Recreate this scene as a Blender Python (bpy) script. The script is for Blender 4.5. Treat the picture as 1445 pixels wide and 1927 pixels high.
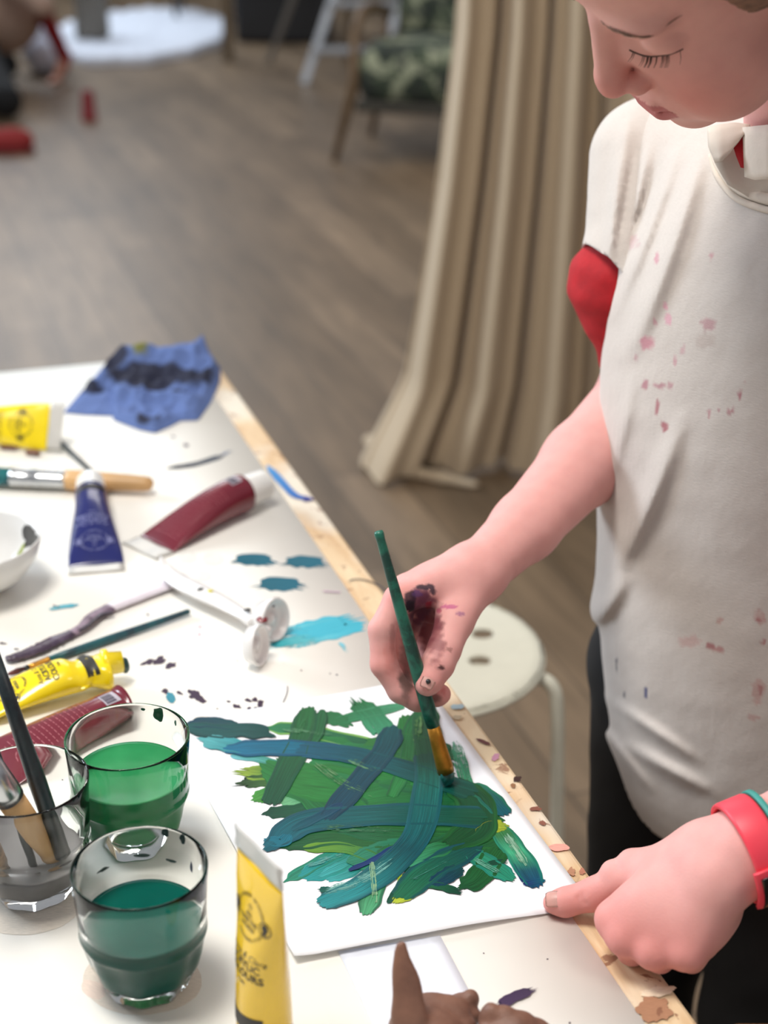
import bpy, bmesh, math, random
import numpy as np
from mathutils import Vector, Matrix, noise as mnoise
random.seed(7)
for o in list(bpy.data.objects): bpy.data.objects.remove(o)
SC = bpy.context.scene
COL = SC.collection
# ------------------------------------------------------------------ camera
FPX, PITCH, ROLL, CAMZ, T = 2900.0, math.radians(24.4), math.radians(0.5), 1.37, 0.72
cd = bpy.data.cameras.new('camera'); cam = bpy.data.objects.new('camera', cd); COL.objects.link(cam)
cd.sensor_fit = 'VERTICAL'; cd.sensor_height = 36.0; cd.sensor_width = 27.0; cd.lens = FPX/1927*36
cam.location = (0, 0, CAMZ)
_fw = Vector((0, math.cos(PITCH), -math.sin(PITCH))); _rt = Vector((1, 0, 0)); _up = Vector((0, math.sin(PITCH), math.cos(PITCH)))
_r2 = math.cos(ROLL)*_rt + math.sin(ROLL)*_up; _u2 = -math.sin(ROLL)*_rt + math.cos(ROLL)*_up
cam.rotation_mode = 'QUATERNION'
cam.rotation_quaternion = Matrix((_r2, _u2, -_fw)).transposed().to_quaternion()
cd.clip_start = 0.05; cd.clip_end = 60
cd.dof.use_dof = True; cd.dof.focus_distance = 1.04; cd.dof.aperture_fstop = 4.9
SC.camera = cam
CAMV = Vector((0, 0, CAMZ))
def P(u, v, z=T):                      # point of a horizontal plane seen at a photo pixel
    d = _fw + _r2*((u-722.5)/FPX) - _u2*((v-963.5)/FPX)
    return CAMV + d*((z-CAMZ)/d.z)
def D(u, v, dep):                      # point at a given depth
    return CAMV + (_fw + _r2*((u-722.5)/FPX) - _u2*((v-963.5)/FPX))*dep
# ------------------------------------------------------------------ light
SC.view_settings.view_transform = 'Standard'; SC.view_settings.look = 'None'
SC.view_settings.gamma = 1.0; SC.view_settings.use_curve_mapping = False
SC.view_settings.exposure = 0.05
w = bpy.data.worlds.new('world'); SC.world = w; w.use_nodes = True
w.node_tree.nodes['Background'].inputs[0].default_value = (0.93, 0.94, 1.0, 1)
w.node_tree.nodes['Background'].inputs[1].default_value = 0.31
def area(name, loc, to, sx, sy, power, col):
    l = bpy.data.lights.new(name, 'AREA'); l.shape = 'RECTANGLE'; l.size = sx; l.size_y = sy; l.energy = power; l.color = col
    o = bpy.data.objects.new(name, l); COL.objects.link(o); o.location = loc
    o.rotation_euler = (Vector(to)-Vector(loc)).to_track_quat('-Z', 'Y').to_euler(); return o
area('window_daylight', (-4.4, 3.4, 2.7), (0.1, 1.0, 0.8), 1.9, 1.7, 190, (0.80, 0.90, 1.0))
area('ceiling_light', (-0.62, 0.82, 2.85), (-0.05, 0.85, 0.7), 0.7, 0.7, 42, (1.0, 0.955, 0.89))
area('ceiling_light', (1.6, 0.2, 2.9), (0.2, 1.0, 0.7), 0.7, 0.7, 9, (1.0, 0.90, 0.78))
area('ceiling_light', (-0.5, 5.5, 3.2), (-0.5, 5.4, 0), 2.2, 2.2, 46, (1.0, 0.95, 0.88))
area('window_daylight', (-2.5, 10.8, 3.2), (-1.6, 10.2, 0), 2.4, 2.0, 110, (0.80, 0.90, 1.0))
try:
    SC.cycles.max_bounces = 14; SC.cycles.transmission_bounces = 12; SC.cycles.transparent_max_bounces = 24
except Exception: pass
# ------------------------------------------------------------------ materials
def lin(c):
    r = []
    for x in c[:3]:
        x = x/255.0
        r.append(x/12.92 if x <= 0.04045 else ((x+0.055)/1.055)**2.4)
    return (r[0], r[1], r[2], 1.0)
class NB:
    def __init__(s, name):
        s.m = bpy.data.materials.new(name); s.m.use_nodes = True; s.t = s.m.node_tree
        s.b = s.t.nodes['Principled BSDF']
    def n(s, typ, **kw):
        nd = s.t.nodes.new(typ)
        for k, v in kw.items():
            if k.startswith('i_'):
                key = k[2:]; key = int(key) if key.isdigit() else key.replace('_', ' ')
                nd.inputs[key].default_value = v
            else: setattr(nd, k, v)
        return nd
    def l(s, a, b): s.t.links.new(a, b)
    def mix(s, fac, a, b, blend='MIX'):
        nd = s.t.nodes.new('ShaderNodeMix'); nd.data_type = 'RGBA'; nd.blend_type = blend
        for i, x in ((0, fac), (6, a), (7, b)):
            if hasattr(x, 'links') or hasattr(x, 'is_linked'): s.l(x, nd.inputs[i])
            else: nd.inputs[i].default_value = x
        return nd.outputs[2]
    def noise(s, scale, detail=3, rough=0.5, vec=None, dist=0.0):
        nd = s.n('ShaderNodeTexNoise'); nd.inputs['Scale'].default_value = scale; nd.inputs['Detail'].default_value = detail
        nd.inputs['Roughness'].default_value = rough; nd.inputs['Distortion'].default_value = dist
        if vec is not None: s.l(vec, nd.inputs['Vector'])
        return nd.outputs['Fac']
    def coord(s, which='Object', scale=(1, 1, 1), rot=(0, 0, 0)):
        tc = s.n('ShaderNodeTexCoord'); mp = s.n('ShaderNodeMapping'); mp.inputs['Scale'].default_value = scale; mp.inputs['Rotation'].default_value = rot
        s.l(tc.outputs[which], mp.inputs[0]); return mp.outputs[0]
    def ramp(s, fac, stops):
        nd = s.n('ShaderNodeValToRGB'); e = nd.color_ramp.elements
        while len(e) < len(stops): e.new(0.5)
        for i, (p, c) in enumerate(stops):
            e[i].position = p; e[i].color = c if len(c) == 4 else (*c, 1)
        s.l(fac, nd.inputs[0]); return nd.outputs[0]
    def grain(s, ang, sc):
        tc = s.n('ShaderNodeTexCoord'); a = s.n('ShaderNodeMapping'); a.inputs['Rotation'].default_value = (0, 0, ang); b = s.n('ShaderNodeMapping'); b.inputs['Scale'].default_value = sc
        s.l(tc.outputs['Object'], a.inputs[0]); s.l(a.outputs[0], b.inputs[0]); return b.outputs[0]
    def bump(s, h, strength=0.3, dist=0.002):
        nd = s.n('ShaderNodeBump'); nd.inputs['Strength'].default_value = strength; nd.inputs['Distance'].default_value = dist
        s.l(h, nd.inputs['Height']); s.l(nd.outputs[0], s.b.inputs['Normal'])
    def attr(s, name='Col'):
        nd = s.n('ShaderNodeAttribute'); nd.attribute_name = name; return nd
    def set(s, **kw):
        for k, v in kw.items(): s.b.inputs[k.replace('_', ' ')].default_value = v
MC = {}
def simple(name, rgb, rough=0.5, var=0.08, scale=30, bump=0.0, bscale=60, **kw):
    if name in MC: return MC[name]
    b = NB(name); c = lin(rgb); vec = b.coord()
    f = b.noise(scale, 4, 0.6, vec)
    d = tuple(max(0, x*(1-var*2)) for x in c[:3])+(1,); h = tuple(min(1, x*(1+var)) for x in c[:3])+(1,)
    b.l(b.ramp(f, [(0.3, d), (0.7, h)]), b.b.inputs['Base Color'])
    b.set(Roughness=rough, **kw)
    if bump: b.bump(b.noise(bscale, 4, 0.6, vec), bump)
    MC[name] = b.m; return b.m
BW = lambda x: (x, x, x, 1)
# ------------------------------------------------------------------ object helpers
def link(name, me, mat=None, parent=None, smooth=True, loc=None):
    o = bpy.data.objects.new(name, me); COL.objects.link(o)
    if mat is not None and not me.materials: me.materials.append(mat)
    if smooth: me.polygons.foreach_set('use_smooth', [True]*len(me.polygons)); me.update()
    if parent is not None: o.parent = parent
    if loc is not None: o.location = loc
    return o
def obj(name, bm, mat=None, parent=None, smooth=True, M=None):
    if M is not None: bm.transform(M)
    bmesh.ops.recalc_face_normals(bm, faces=bm.faces)
    me = bpy.data.meshes.new(name); bm.to_mesh(me); bm.free()
    return link(name, me, mat, parent, smooth)
def root(name, label, cat, loc=(0, 0, 0), group=None, M=None):
    o = bpy.data.objects.new(name, None); COL.objects.link(o); o.empty_display_size = 0.02
    if M is not None: o.matrix_world = M
    else: o.location = loc
    o['label'] = label; o['category'] = cat
    if group: o['group'] = group
    return o
def tag(o, label, cat, group=None, kind=None):
    o['label'] = label; o['category'] = cat
    if group: o['group'] = group
    if kind: o['kind'] = kind
    return o
def struct(o): o['kind'] = 'structure'; return o
def box(bm, c, s, M=None, bev=0.0):
    r = bmesh.ops.create_cube(bm, size=1.0); vs = r['verts']
    bmesh.ops.scale(bm, vec=s, verts=vs)
    if bev:
        es = list({e for v in vs for e in v.link_edges})
        rr = bmesh.ops.bevel(bm, geom=es, offset=bev, segments=2, affect='EDGES', profile=0.5); vs = list({v for f in rr['faces'] for v in f.verts} | {v for v in vs if v.is_valid})
    bmesh.ops.translate(bm, vec=c, verts=vs)
    if M is not None: bmesh.ops.transform(bm, matrix=M, verts=vs)
    return bm
def frame(d, hint=(0, 0, 1)):
    d = Vector(d).normalized(); h = Vector(hint)
    if abs(d.dot(h)) > 0.98: h = Vector((1, 0, 0))
    y = h.cross(d).normalized(); z = d.cross(y).normalized()
    return d, y, z
def aim(p0, p1, hint=(0, 0, 1)):       # matrix: local +x from p0 to p1, +z near the hint
    x, y, z = frame(Vector(p1)-Vector(p0), hint)
    return Matrix(((x.x, y.x, z.x, p0[0]), (x.y, y.y, z.y, p0[1]), (x.z, y.z, z.z, p0[2]), (0, 0, 0, 1)))
def lathe(bm, prof, n=32, axis='x', close=True, wob=None):  # prof [(pos, r)]
    rings = []
    for (p, r) in prof:
        ring = []
        for k in range(n):
            a = 2*math.pi*k/n; rr = r*(wob(a, p) if wob else 1)
            if axis == 'x': co = (p, rr*math.cos(a), rr*math.sin(a))
            else: co = (rr*math.cos(a), rr*math.sin(a), p)
            ring.append(bm.verts.new(co))
        rings.append(ring)
    for a, b in zip(rings, rings[1:]):
        for k in range(n): bm.faces.new((a[k], a[(k+1) % n], b[(k+1) % n], b[k]))
    if close:
        if prof[0][1] > 1e-6: bm.faces.new(rings[0][::-1])
        if prof[-1][1] > 1e-6: bm.faces.new(rings[-1])
    return bm
def tube(bm, pts, r, n=10, closed=False):
    pts = [Vector(p) for p in pts]; rings = []; prev = None
    for i, p in enumerate(pts):
        a = pts[max(i-1, 0)]; b = pts[min(i+1, len(pts)-1)]
        d = (b-a).normalized()
        if prev is None: _, y, z = frame(d)
        else:
            y = (prev - d*prev.dot(d)).normalized(); z = d.cross(y)
        prev = y; rr = r[i] if hasattr(r, '__len__') else r
        rings.append([bm.verts.new(p + (y*math.cos(2*math.pi*k/n)+z*math.sin(2*math.pi*k/n))*rr) for k in range(n)])
    for a, b in zip(rings, rings[1:]):
        for k in range(n): bm.faces.new((a[k], a[(k+1) % n], b[(k+1) % n], b[k]))
    bm.faces.new(rings[0][::-1]); bm.faces.new(rings[-1]); return bm
def bez(pts, n=24):                    # Catmull-Rom through points
    pts = [Vector(p) for p in pts]; out = []
    q = [pts[0]*2-pts[1]] + pts + [pts[-1]*2-pts[-2]]
    m = len(pts)-1
    for i in range(n+1):
        t = i/n*m; k = min(int(t), m-1); t -= k
        a, b, c, d = q[k], q[k+1], q[k+2], q[k+3]
        out.append(0.5*((2*b)+(c-a)*t+(2*a-5*b+4*c-d)*t*t+(3*b-a-3*c+d)*t**3))
    return out
def textmesh(s, size, bold=False, align='CENTER', shear=0.0):
    cu = bpy.data.curves.new('txt', 'FONT'); cu.body = s; cu.size = size; cu.align_x = align; cu.resolution_u = 3; cu.shear = shear
    if bold: cu.offset = size*0.022
    o = bpy.data.objects.new('txt', cu); COL.objects.link(o)
    dg = bpy.context.evaluated_depsgraph_get(); dg.update()
    me = bpy.data.meshes.new_from_object(o.evaluated_get(dg))
    vs = [tuple(v.co[:2]) for v in me.vertices]; fs = [tuple(p.vertices) for p in me.polygons]
    bpy.data.objects.remove(o); bpy.data.curves.remove(cu); bpy.data.meshes.remove(me)
    return vs, fs
def addmesh(bm, vs, fs, f):
    vv = [bm.verts.new(f(*v)) for v in vs]
    for q in fs:
        try: bm.faces.new([vv[i] for i in q])
        except ValueError: pass
def pymesh(name, verts, faces, mat, parent=None, cols=None, uvs=None, smooth=True):
    me = bpy.data.meshes.new(name); me.from_pydata([tuple(v) for v in verts], [], faces); me.update()
    if cols is not None:
        a = me.color_attributes.new('Col', 'FLOAT_COLOR', 'POINT'); a.data.foreach_set('color', np.asarray(cols, dtype=np.float32).ravel())
    if uvs is not None:
        ul = me.uv_layers.new(name='UVMap'); li = np.empty(len(me.loops), dtype=np.int32); me.loops.foreach_get('vertex_index', li)
        ul.data.foreach_set('uv', np.asarray(uvs, dtype=np.float32)[li].ravel())
    return link(name, me, mat, parent, smooth)
def ssm(a, b, x): t = max(0.0, min(1.0, (x-a)/(b-a))); return t*t*(3-2*t)
# ------------------------------------------------------------------ room shell
b = NB('oak_floor'); vec = b.grain(math.radians(71.5), (1, 1, 1))
br = b.n('ShaderNodeTexBrick'); b.l(vec, br.inputs['Vector']); br.offset = 0.37
for k, v in (('Scale', 1.0), ('Mortar Size', 0.0022), ('Mortar Smooth', 0.3), ('Bias', 0.0), ('Brick Width', 1.3), ('Row Height', 0.15)): br.inputs[k].default_value = v
br.inputs['Color1'].default_value = lin((150, 127, 102)); br.inputs['Color2'].default_value = lin((118, 98, 76)); br.inputs['Mortar'].default_value = lin((86, 74, 62))
g = b.noise(3.0, 5, 0.65, b.grain(math.radians(71.5), (1.0, 8, 1)), 0.6)
g2 = b.noise(1.6, 3, 0.6, b.grain(math.radians(71.5), (0.8, 3, 1)))
c = b.mix(0.75, br.outputs[0], b.ramp(g, [(0.3, BW(0.55)), (0.65, BW(1.0))]), 'MULTIPLY')
c = b.mix(0.8, c, b.ramp(g2, [(0.3, BW(0.66)), (0.6, BW(1.1))]), 'MULTIPLY')
b.l(c, b.b.inputs['Base Color']); b.set(Roughness=0.42); b.bump(g, 0.15, 0.002)
bm = bmesh.new(); box(bm, (0, 6.5, -0.02), (12, 17, 0.04)); struct(obj('floor', bm, b.m, smooth=False))
bm = bmesh.new(); box(bm, (0, 14.6, 1.5), (12, 0.1, 3.0)); struct(obj('wall_back', bm, simple('wall_paint', (150, 146, 140), 0.9), smooth=False))
bm = bmesh.new(); box(bm, (-6.05, 6.5, 1.5), (0.1, 17, 3.0)); struct(obj('wall_left', bm, simple('wall_paint', (150, 146, 140), 0.9), smooth=False))
bm = bmesh.new(); box(bm, (6.05, 6.5, 1.5), (0.1, 17, 3.0)); struct(obj('wall_right', bm, simple('wall_paint', (150, 146, 140), 0.9), smooth=False))
# ------------------------------------------------------------------ table
E0 = P(1118, 1655); ED = (P(1319, 1927)-P(509, 820)).normalized(); EL = Vector((-ED.y, ED.x, 0))   # ED toward the camera
if EL.x > 0: EL = -EL                                # EL points left across the table
corner = P(404, 660)
corner = E0 + ED*((corner-E0).dot(ED))
TL_, TW_ = 1.72, 0.84
def TT(a, c, z=T): q = corner + ED*a + EL*c; return Vector((q.x, q.y, z))     # table coordinates: a along the long edge, c across
TM = Matrix(((ED.x, EL.x, 0, corner.x), (ED.y, EL.y, 0, corner.y), (0, 0, 1, 0), (0, 0, 0, 1)))
if TM.to_3x3().determinant() < 0: pass
table = root('work_table', 'long wooden work table with paint-stained pale plywood top', 'table', TT(TL_/2, TW_/2, 0))
b = NB('stained_plywood'); vec = b.coord('Object')
gr = b.noise(7, 5, 0.6, b.grain(-math.atan2(ED.y, ED.x), (1, 6, 1)), 0.8)
base = b.ramp(gr, [(0.35, lin((205, 166, 122))), (0.65, lin((232, 208, 170)))])
base = b.mix(b.ramp(b.noise(7, 3, 0.5, vec), [(0.45, BW(0)), (0.58, BW(0.75))]), base, lin((232, 226, 212)))
base = b.mix(b.ramp(b.noise(60, 5, 0.6, vec, 0.6), [(0.61, BW(0)), (0.65, BW(0.8))]), base, lin((134, 84, 60)))
base = b.mix(b.ramp(b.noise(16, 4, 0.55, vec, 1.0), [(0.66, BW(0)), (0.70, BW(0.6))]), base, lin((150, 112, 86)))
b.l(base, b.b.inputs['Base Color']); b.set(Roughness=0.55); b.bump(gr, 0.15)
wood_top = b.m
bm = bmesh.new(); box(bm, (0, 0, 0), (TL_, TW_, 0.028), bev=0.003)
MT = Matrix.Translation(TT(TL_/2, TW_/2, T-0.0148)) @ Matrix.Rotation(math.atan2(ED.y, ED.x), 4, 'Z')
def child_world(o, parent):            # parent without moving
    o.parent = parent; o.matrix_parent_inverse = Matrix.Translation(parent.location).inverted(); return o
def kid(name, bm, mat, parent, smooth=True):
    return child_world(obj(name, bm, mat, None, smooth), parent)
bm.transform(MT); top = kid('tabletop', bm, wood_top, table, False)
legm = simple('table_leg_wood', (190, 160, 120), 0.6)
for a in (0.12, TL_-0.12):
    for c_ in (0.10, TW_-0.10):
        bm = bmesh.new(); p = TT(a, c_, 0); box(bm, (0, 0, (T-0.03)/2), (0.05, 0.05, T-0.031), bev=0.003)
        bm.transform(Matrix.Translation(p) @ Matrix.Rotation(math.atan2(ED.y, ED.x), 4, 'Z')); kid('leg', bm, legm, table, False)
# ------------------------------------------------------------------ paint strokes
def paint_mat(name, rough=0.28, streak=0.35, sc=(1.5, 26)):
    b = NB(name); a = b.attr('Col')
    tc = b.n('ShaderNodeTexCoord'); mp = b.n('ShaderNodeMapping'); mp.inputs['Scale'].default_value = (sc[0], sc[1], 1); b.l(tc.outputs['UV'], mp.inputs[0])
    s1 = b.noise(2.0, 5, 0.65, mp.outputs[0], 0.15)
    fine = b.noise(140, 4, 0.7, b.coord('Object'))
    c = b.mix(1.0, a.outputs['Color'], b.ramp(s1, [(0.25, BW(1-streak)), (0.7, BW(1+streak))]), 'MULTIPLY')
    light = b.ramp(s1, [(0.62, BW(0)), (0.74, BW(0.05))])
    c = b.mix(light, c, b.mix(0.5, a.outputs['Color'], (0.75, 0.9, 0.8, 1)))
    b.l(c, b.b.inputs['Base Color'])
    # dry-brush gaps: attribute alpha = how wet
    m = b.n('ShaderNodeMath', operation='MULTIPLY_ADD'); b.l(s1, m.inputs[0]); m.inputs[1].default_value = 0.7
    m2 = b.n('ShaderNodeMath', operation='MULTIPLY'); b.l(fine, m2.inputs[0]); m2.inputs[1].default_value = 0.4; b.l(m2.outputs[0], m.inputs[2])
    m3 = b.n('ShaderNodeMath', operation='SUBTRACT'); m3.inputs[0].default_value = 1.0; b.l(m.outputs[0], m3.inputs[1])
    m4 = b.n('ShaderNodeMath', operation='LESS_THAN'); b.l(m3.outputs[0], m4.inputs[0]); b.l(a.outputs['Alpha'], m4.inputs[1])
    b.l(m4.outputs[0], b.b.inputs['Alpha']); b.set(Roughness=rough)
    b.b.inputs['Specular IOR Level'].default_value = 0.22
    b.bump(s1, 0.25, 0.0004); return b.m
class Strokes:
    dk = 1.0
    def __init__(s, hfun=None, z0=T): s.v = []; s.f = []; s.c = []; s.uv = []; s.k = 0; s.rng = []; s.h = hfun or (lambda x, y: 0.0); s.z0 = z0
    def lift(s, p, dz): return Vector((p.x, p.y, s.z0 + s.h(p.x, p.y) + dz))
    def ribbon(s, pts, wpx, c0, c1=None, wet=(1, 1), taper=(0.7, 0.75), rag=0.10, ce=None, mid=None):
        s.k += 1; c1 = c1 or c0; R = random.Random(s.k*13+5)
        W = [P(x, y, s.z0) for x, y in pts]; path = bez(W, 36); n = 12
        k0 = max(0, len(pts)//2-1); (ax_, ay_), (bx_, by_) = pts[k0], pts[k0+1]; dl = math.hypot(bx_-ax_, by_-ay_); nx_, ny_ = -(by_-ay_)/dl, (bx_-ax_)/dl; mx_, my_ = (ax_+bx_)/2, (ay_+by_)/2
        td = (P(bx_, by_, s.z0)-P(ax_, ay_, s.z0)).normalized(); qq = P(mx_+nx_*5, my_+ny_*5, s.z0)-P(mx_-nx_*5, my_-ny_*5, s.z0)
        wid = wpx*(qq-td*qq.dot(td)).length/10
        L = sum((a-b_).length for a, b_ in zip(path, path[1:]))
        base = len(s.v); ph = R.uniform(0, 50); dk_ = s.dk; lc0, lc1 = [x*dk_ for x in lin(c0)], [x*dk_ for x in lin(c1)]; lm = [x*dk_ for x in lin(mid)] if mid else None
        offs0 = [R.uniform(-rag, rag)*wid for _ in range(n+1)]; offs1 = [R.uniform(-rag, rag)*wid for _ in range(n+1)]
        for i, p in enumerate(path):
            t = i/36; a = path[max(i-1, 0)]; c_ = path[min(i+1, 36)]; d = (c_-a); d.z = 0; d.normalize(); nr = Vector((-d.y, d.x, 0))
            e0 = ssm(0, 0.14, t); e1 = ssm(0, 0.14, 1-t)
            ww = wid*(taper[0]+(1-taper[0])*e0)*(taper[1]+(1-taper[1])*e1)*(1+0.05*math.sin(t*17+ph))
            for j in range(n+1):
                sj = j/n-0.5
                edge = 1+0.06*mnoise.noise(Vector((t*9+ph, sj*3, s.k)))
                bulge = (1-(2*sj)**2)*wid*0.28
                sh = (-(bulge+offs0[j]) if i == 0 else 0)+((bulge+offs1[j]) if i == 36 else 0)
                hh = 0.00012+s.k*0.000016+(0.00012 if abs(sj) > 0.4 else 0.0)*(1 if 0 < i < 36 else 0)
                if j in (0, n): hh -= 0.00012
                s.v.append(s.lift(p+nr*(sj*ww*edge)+d*sh, max(hh, 0.00006)))
                m = t
                col = [lc0[k]*(1-m)+lc1[k]*m for k in range(3)]
                if lm:
                    wgt = max(0, 1-abs(2*t-1)*1.6); col = [col[k]*(1-wgt)+lm[k]*wgt for k in range(3)]
                if ce and abs(sj) > 0.36:
                    le = lin(ce); col = [col[k]*0.35+le[k]*0.65 for k in range(3)]
                wt = wet[0]*(1-t)+wet[1]*t
                s.c.append((*col, wt)); s.uv.append((t*L*8+ph, sj*wid*25+ph))
        for i in range(36):
            for j in range(n):
                a = base+i*(n+1)+j; s.f.append((a, a+1, a+n+2, a+n+1))
        s.rng.append((base, len(s.v)))
    def blob(s, x, y, rx, ry, col, seed=1, ang=0.0, wet=1.0, spike=0.35, n=40):
        s.k += 1; R = random.Random(seed); base = len(s.v); lc = lin(col); ca, sa = math.cos(ang), math.sin(ang)
        hz = 0.00014+(s.k % 12)*0.000012
        s.v.append(s.lift(P(x, y, s.z0), hz)); s.c.append((*lc[:3], wet)); s.uv.append((x*.01, y*.01))
        for i in range(n):
            a = 2*math.pi*i/n; r = 1+spike*mnoise.noise(Vector((math.cos(a)*1.5, math.sin(a)*1.5, seed*3.1)))*1.3+spike*0.45*mnoise.noise(Vector((math.cos(a)*5, math.sin(a)*5, seed*1.7)))+spike*0.22*R.uniform(-1, 1)
            px, py = rx*r*math.cos(a), ry*r*math.sin(a)
            s.v.append(s.lift(P(x+ca*px-sa*py, y+sa*px+ca*py, s.z0), hz-0.00004)); s.c.append((*lc[:3], wet)); s.uv.append((x*.01+px*.02, y*.01+py*.02))
        for i in range(n): s.f.append((base, base+1+i, base+1+(i+1) % n))
        s.rng.append((base, len(s.v)))
    def build_each(s, name, mat, parent):
        F = np.array(s.f, dtype=object)
        for (a, b_) in s.rng:
            fs = [tuple(i-a for i in f) for f in s.f if a <= f[0] < b_]
            o = pymesh(name, s.v[a:b_], fs, mat, None, s.c[a:b_], s.uv[a:b_])
            if parent.location.length: child_world(o, parent)
            else: o.parent = parent
    def build(s, name, mat, parent):
        o = pymesh(name, s.v, s.f, mat, None, s.c, s.uv); return child_world(o, parent) if parent.location.length else (setattr(o, 'parent', parent) or o)
dry_paint = paint_mat('dried_paint', 0.5, 0.2)
wet_paint = paint_mat('wet_acrylic_paint', 0.42, 0.60)
# ------------------------------------------------------------------ paper cover
def sheet(name, corners, z, mat, nx=24, ny=24, hf=None, th=0.0003):
    a, b_, c_, d = corners; vs = []; fs = []
    for i in range(ny+1):
        for j in range(nx+1):
            u, v = j/nx, i/ny; p = (a*(1-u)+b_*u)*(1-v)+(d*(1-u)+c_*u)*v
            vs.append((p.x, p.y, z+(hf(u, v) if hf else 0)))
    for i in range(ny):
        for j in range(nx):
            k = i*(nx+1)+j; fs.append((k, k+nx+1, k+nx+2, k+1))
    o = pymesh(name, vs, fs, mat); md = o.modifiers.new('thickness', 'SOLIDIFY'); md.thickness = th; md.offset = 1; return o
b = NB('cover_paper'); vec = b.coord(); f1 = b.noise(5, 4, 0.6, vec); f2 = b.noise(38, 5, 0.7, vec)
c = b.ramp(f1, [(0.3, lin((236, 233, 225))), (0.7, lin((244, 242, 235)))])
c = b.mix(b.ramp(f2, [(0.70, BW(0)), (0.76, BW(0.22))]), c, lin((190, 182, 168)))
b.l(c, b.b.inputs['Base Color']); b.set(Roughness=0.6); b.bump(b.noise(3, 3, 0.5, vec), 0.25, 0.003); cover_m = b.m
r1 = P(455, 820); cc_ = (r1-corner).dot(EL)
cover = sheet('table_cover', [TT(0.004, cc_), TT(TL_-0.02, cc_), TT(TL_-0.02, TW_-0.01), TT(0.004, TW_-0.01)], T-0.0003, cover_m, 8, 8)
cover.data.transform(Matrix.Identity(4)); tag(cover, 'cream white protective sheet covering the tabletop, dotted with paint marks', 'table cover')
CZ = T+0.0001
mk = Strokes(z0=CZ)
teal = (6, 88, 106); cy = (62, 168, 188); pur = (62, 46, 66); blk = (34, 38, 48)
for (x0, x1, y, s) in ((443, 507, 1055, 1), (538, 604, 1059, 2), (489, 559, 1101, 3)):
    mk.ribbon([(x0+3, y+2), ((x0+x1)/2, y-3), (x1-3, y+3)], 22 if s < 3 else 26, teal, (8, 92, 112), taper=(0.25, 0.6), rag=0.25)
mk.ribbon([(528, 1208), (590, 1190), (654, 1176)], 44, (110, 190, 200), cy, wet=(0.42, 0.62), taper=(0.7, 0.8), rag=0.3)
mk.ribbon([(560, 1190), (600, 1182), (650, 1170)], 34, cy, cy, wet=(0.5, 0.66), rag=0.4)
mk.ribbon([(516, 1214), (550, 1207), (585, 1200)], 14, (60, 165, 175), (90, 180, 190), wet=(0.8, 0.5))
mk.ribbon([(640, 1210), (655, 1228)], 8, (120, 190, 205), wet=(0.5, 0.4))
mk.ribbon([(320, 881), (370, 873), (424, 856)], 8, blk, (50, 60, 75), taper=(0.5, 0.1), rag=0.1)
mk.ribbon([(420, 855), (436, 849)], 5, (120, 130, 150), wet=(0.5, 0.4))
for x, y, rx, ry in ((280, 1246, 14, 4), (300, 1244, 12, 6), (321, 1253, 11, 5), (268, 1250, 7, 2)): mk.blob(x, y, rx, ry, pur, int(x), -0.3, spike=0.5)
for x, y, rx, ry in ((311, 1301, 6, 5), (338, 1304, 6, 3), (366, 1308, 13, 8), (380, 1318, 9, 4)): mk.blob(x, y, rx, ry, pur, int(x), 0.4, spike=0.45)
mk.blob(322, 1313, 8, 11, (60, 140, 160), 9, -0.3, wet=0.7)
for x, y, rx, ry in ((430, 1320, 4, 2), (446, 1329, 9, 4), (467, 1318, 6, 3), (480, 1318, 6, 4), (490, 1322, 6, 5), (469, 1335, 4, 4), (481, 1335, 5, 4), (490, 1330, 5, 4)): mk.blob(x, y, rx, ry, pur, int(x+y), 0.2, spike=0.5)
mk.ribbon([(541, 1291), (540, 1305), (532, 1325)], 1.8, (80, 70, 90), taper=(0.3, 0.3))
mk.ribbon([(101, 1146), (120, 1142), (141, 1140)], 7, (110, 185, 200), (60, 165, 185), wet=(0.6, 0.7), rag=0.5); mk.ribbon([(100, 1140), (112, 1144)], 2.5, pur)
for x, y, rx, ry in ((5, 1211, 7, 2), (31, 1222, 5, 1.5), (23, 1240, 9, 3), (242, 1353, 6, 3), (567, 1262, 1.5, 1.2), (621, 1268, 1, 1.4), (634, 1270, 2, 1), (278, 1157, 2, 2), (350, 838, 5, 3), (326, 822, 4, 2), (145, 1220, 2, 1), (185, 1245, 4, 1.3), (74, 1266, 4, 1.4), (447, 1244, 1.5, 1.2), (409, 1334, 2, 1), (69, 1456, 1.5, 1.5), (910, 1794, 1.5, 1), (1030, 1805, 2, 1), (1072, 1925, 2, 2), (121, 1470, 1.5, 1.5)): mk.blob(x, y, rx, ry, pur, int(x), 0.1, spike=0.3)
for x, y in ((376, 1180), (375, 1194)): mk.blob(x, y, 2, 2, (214, 120, 160), 3)
for x, y, r in ((400, 1052, 20), (352, 1048, 18), (382, 1083, 16), (336, 968, 14), (95, 898, 8), (240, 895, 14)): mk.blob(x, y, r, r*0.6, (226, 224, 217), int(x), spike=0.06, wet=1)
mk.ribbon([(940, 1893), (968, 1878), (998, 1866)], 20, (70, 52, 82), (66, 50, 76), taper=(0.6, 0.5), rag=0.5, wet=(0.85, 0.6))
mk.ribbon([(608, 1114), (640, 1116)], 2, (190, 160, 180), wet=(0.6, 0.5))
mk.blob(268, 1845, 112, 66, (226, 214, 200), 31, spike=0.03); mk.blob(176, 1862, 24, 16, (232, 212, 198), 33, 0.5, spike=0.1)
mk.blob(40, 1700, 110, 60, (230, 221, 208), 35, spike=0.04)
mk.build_each('paint_mark', dry_paint, cover)
tk = Strokes(z0=T+0.0001)
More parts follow.
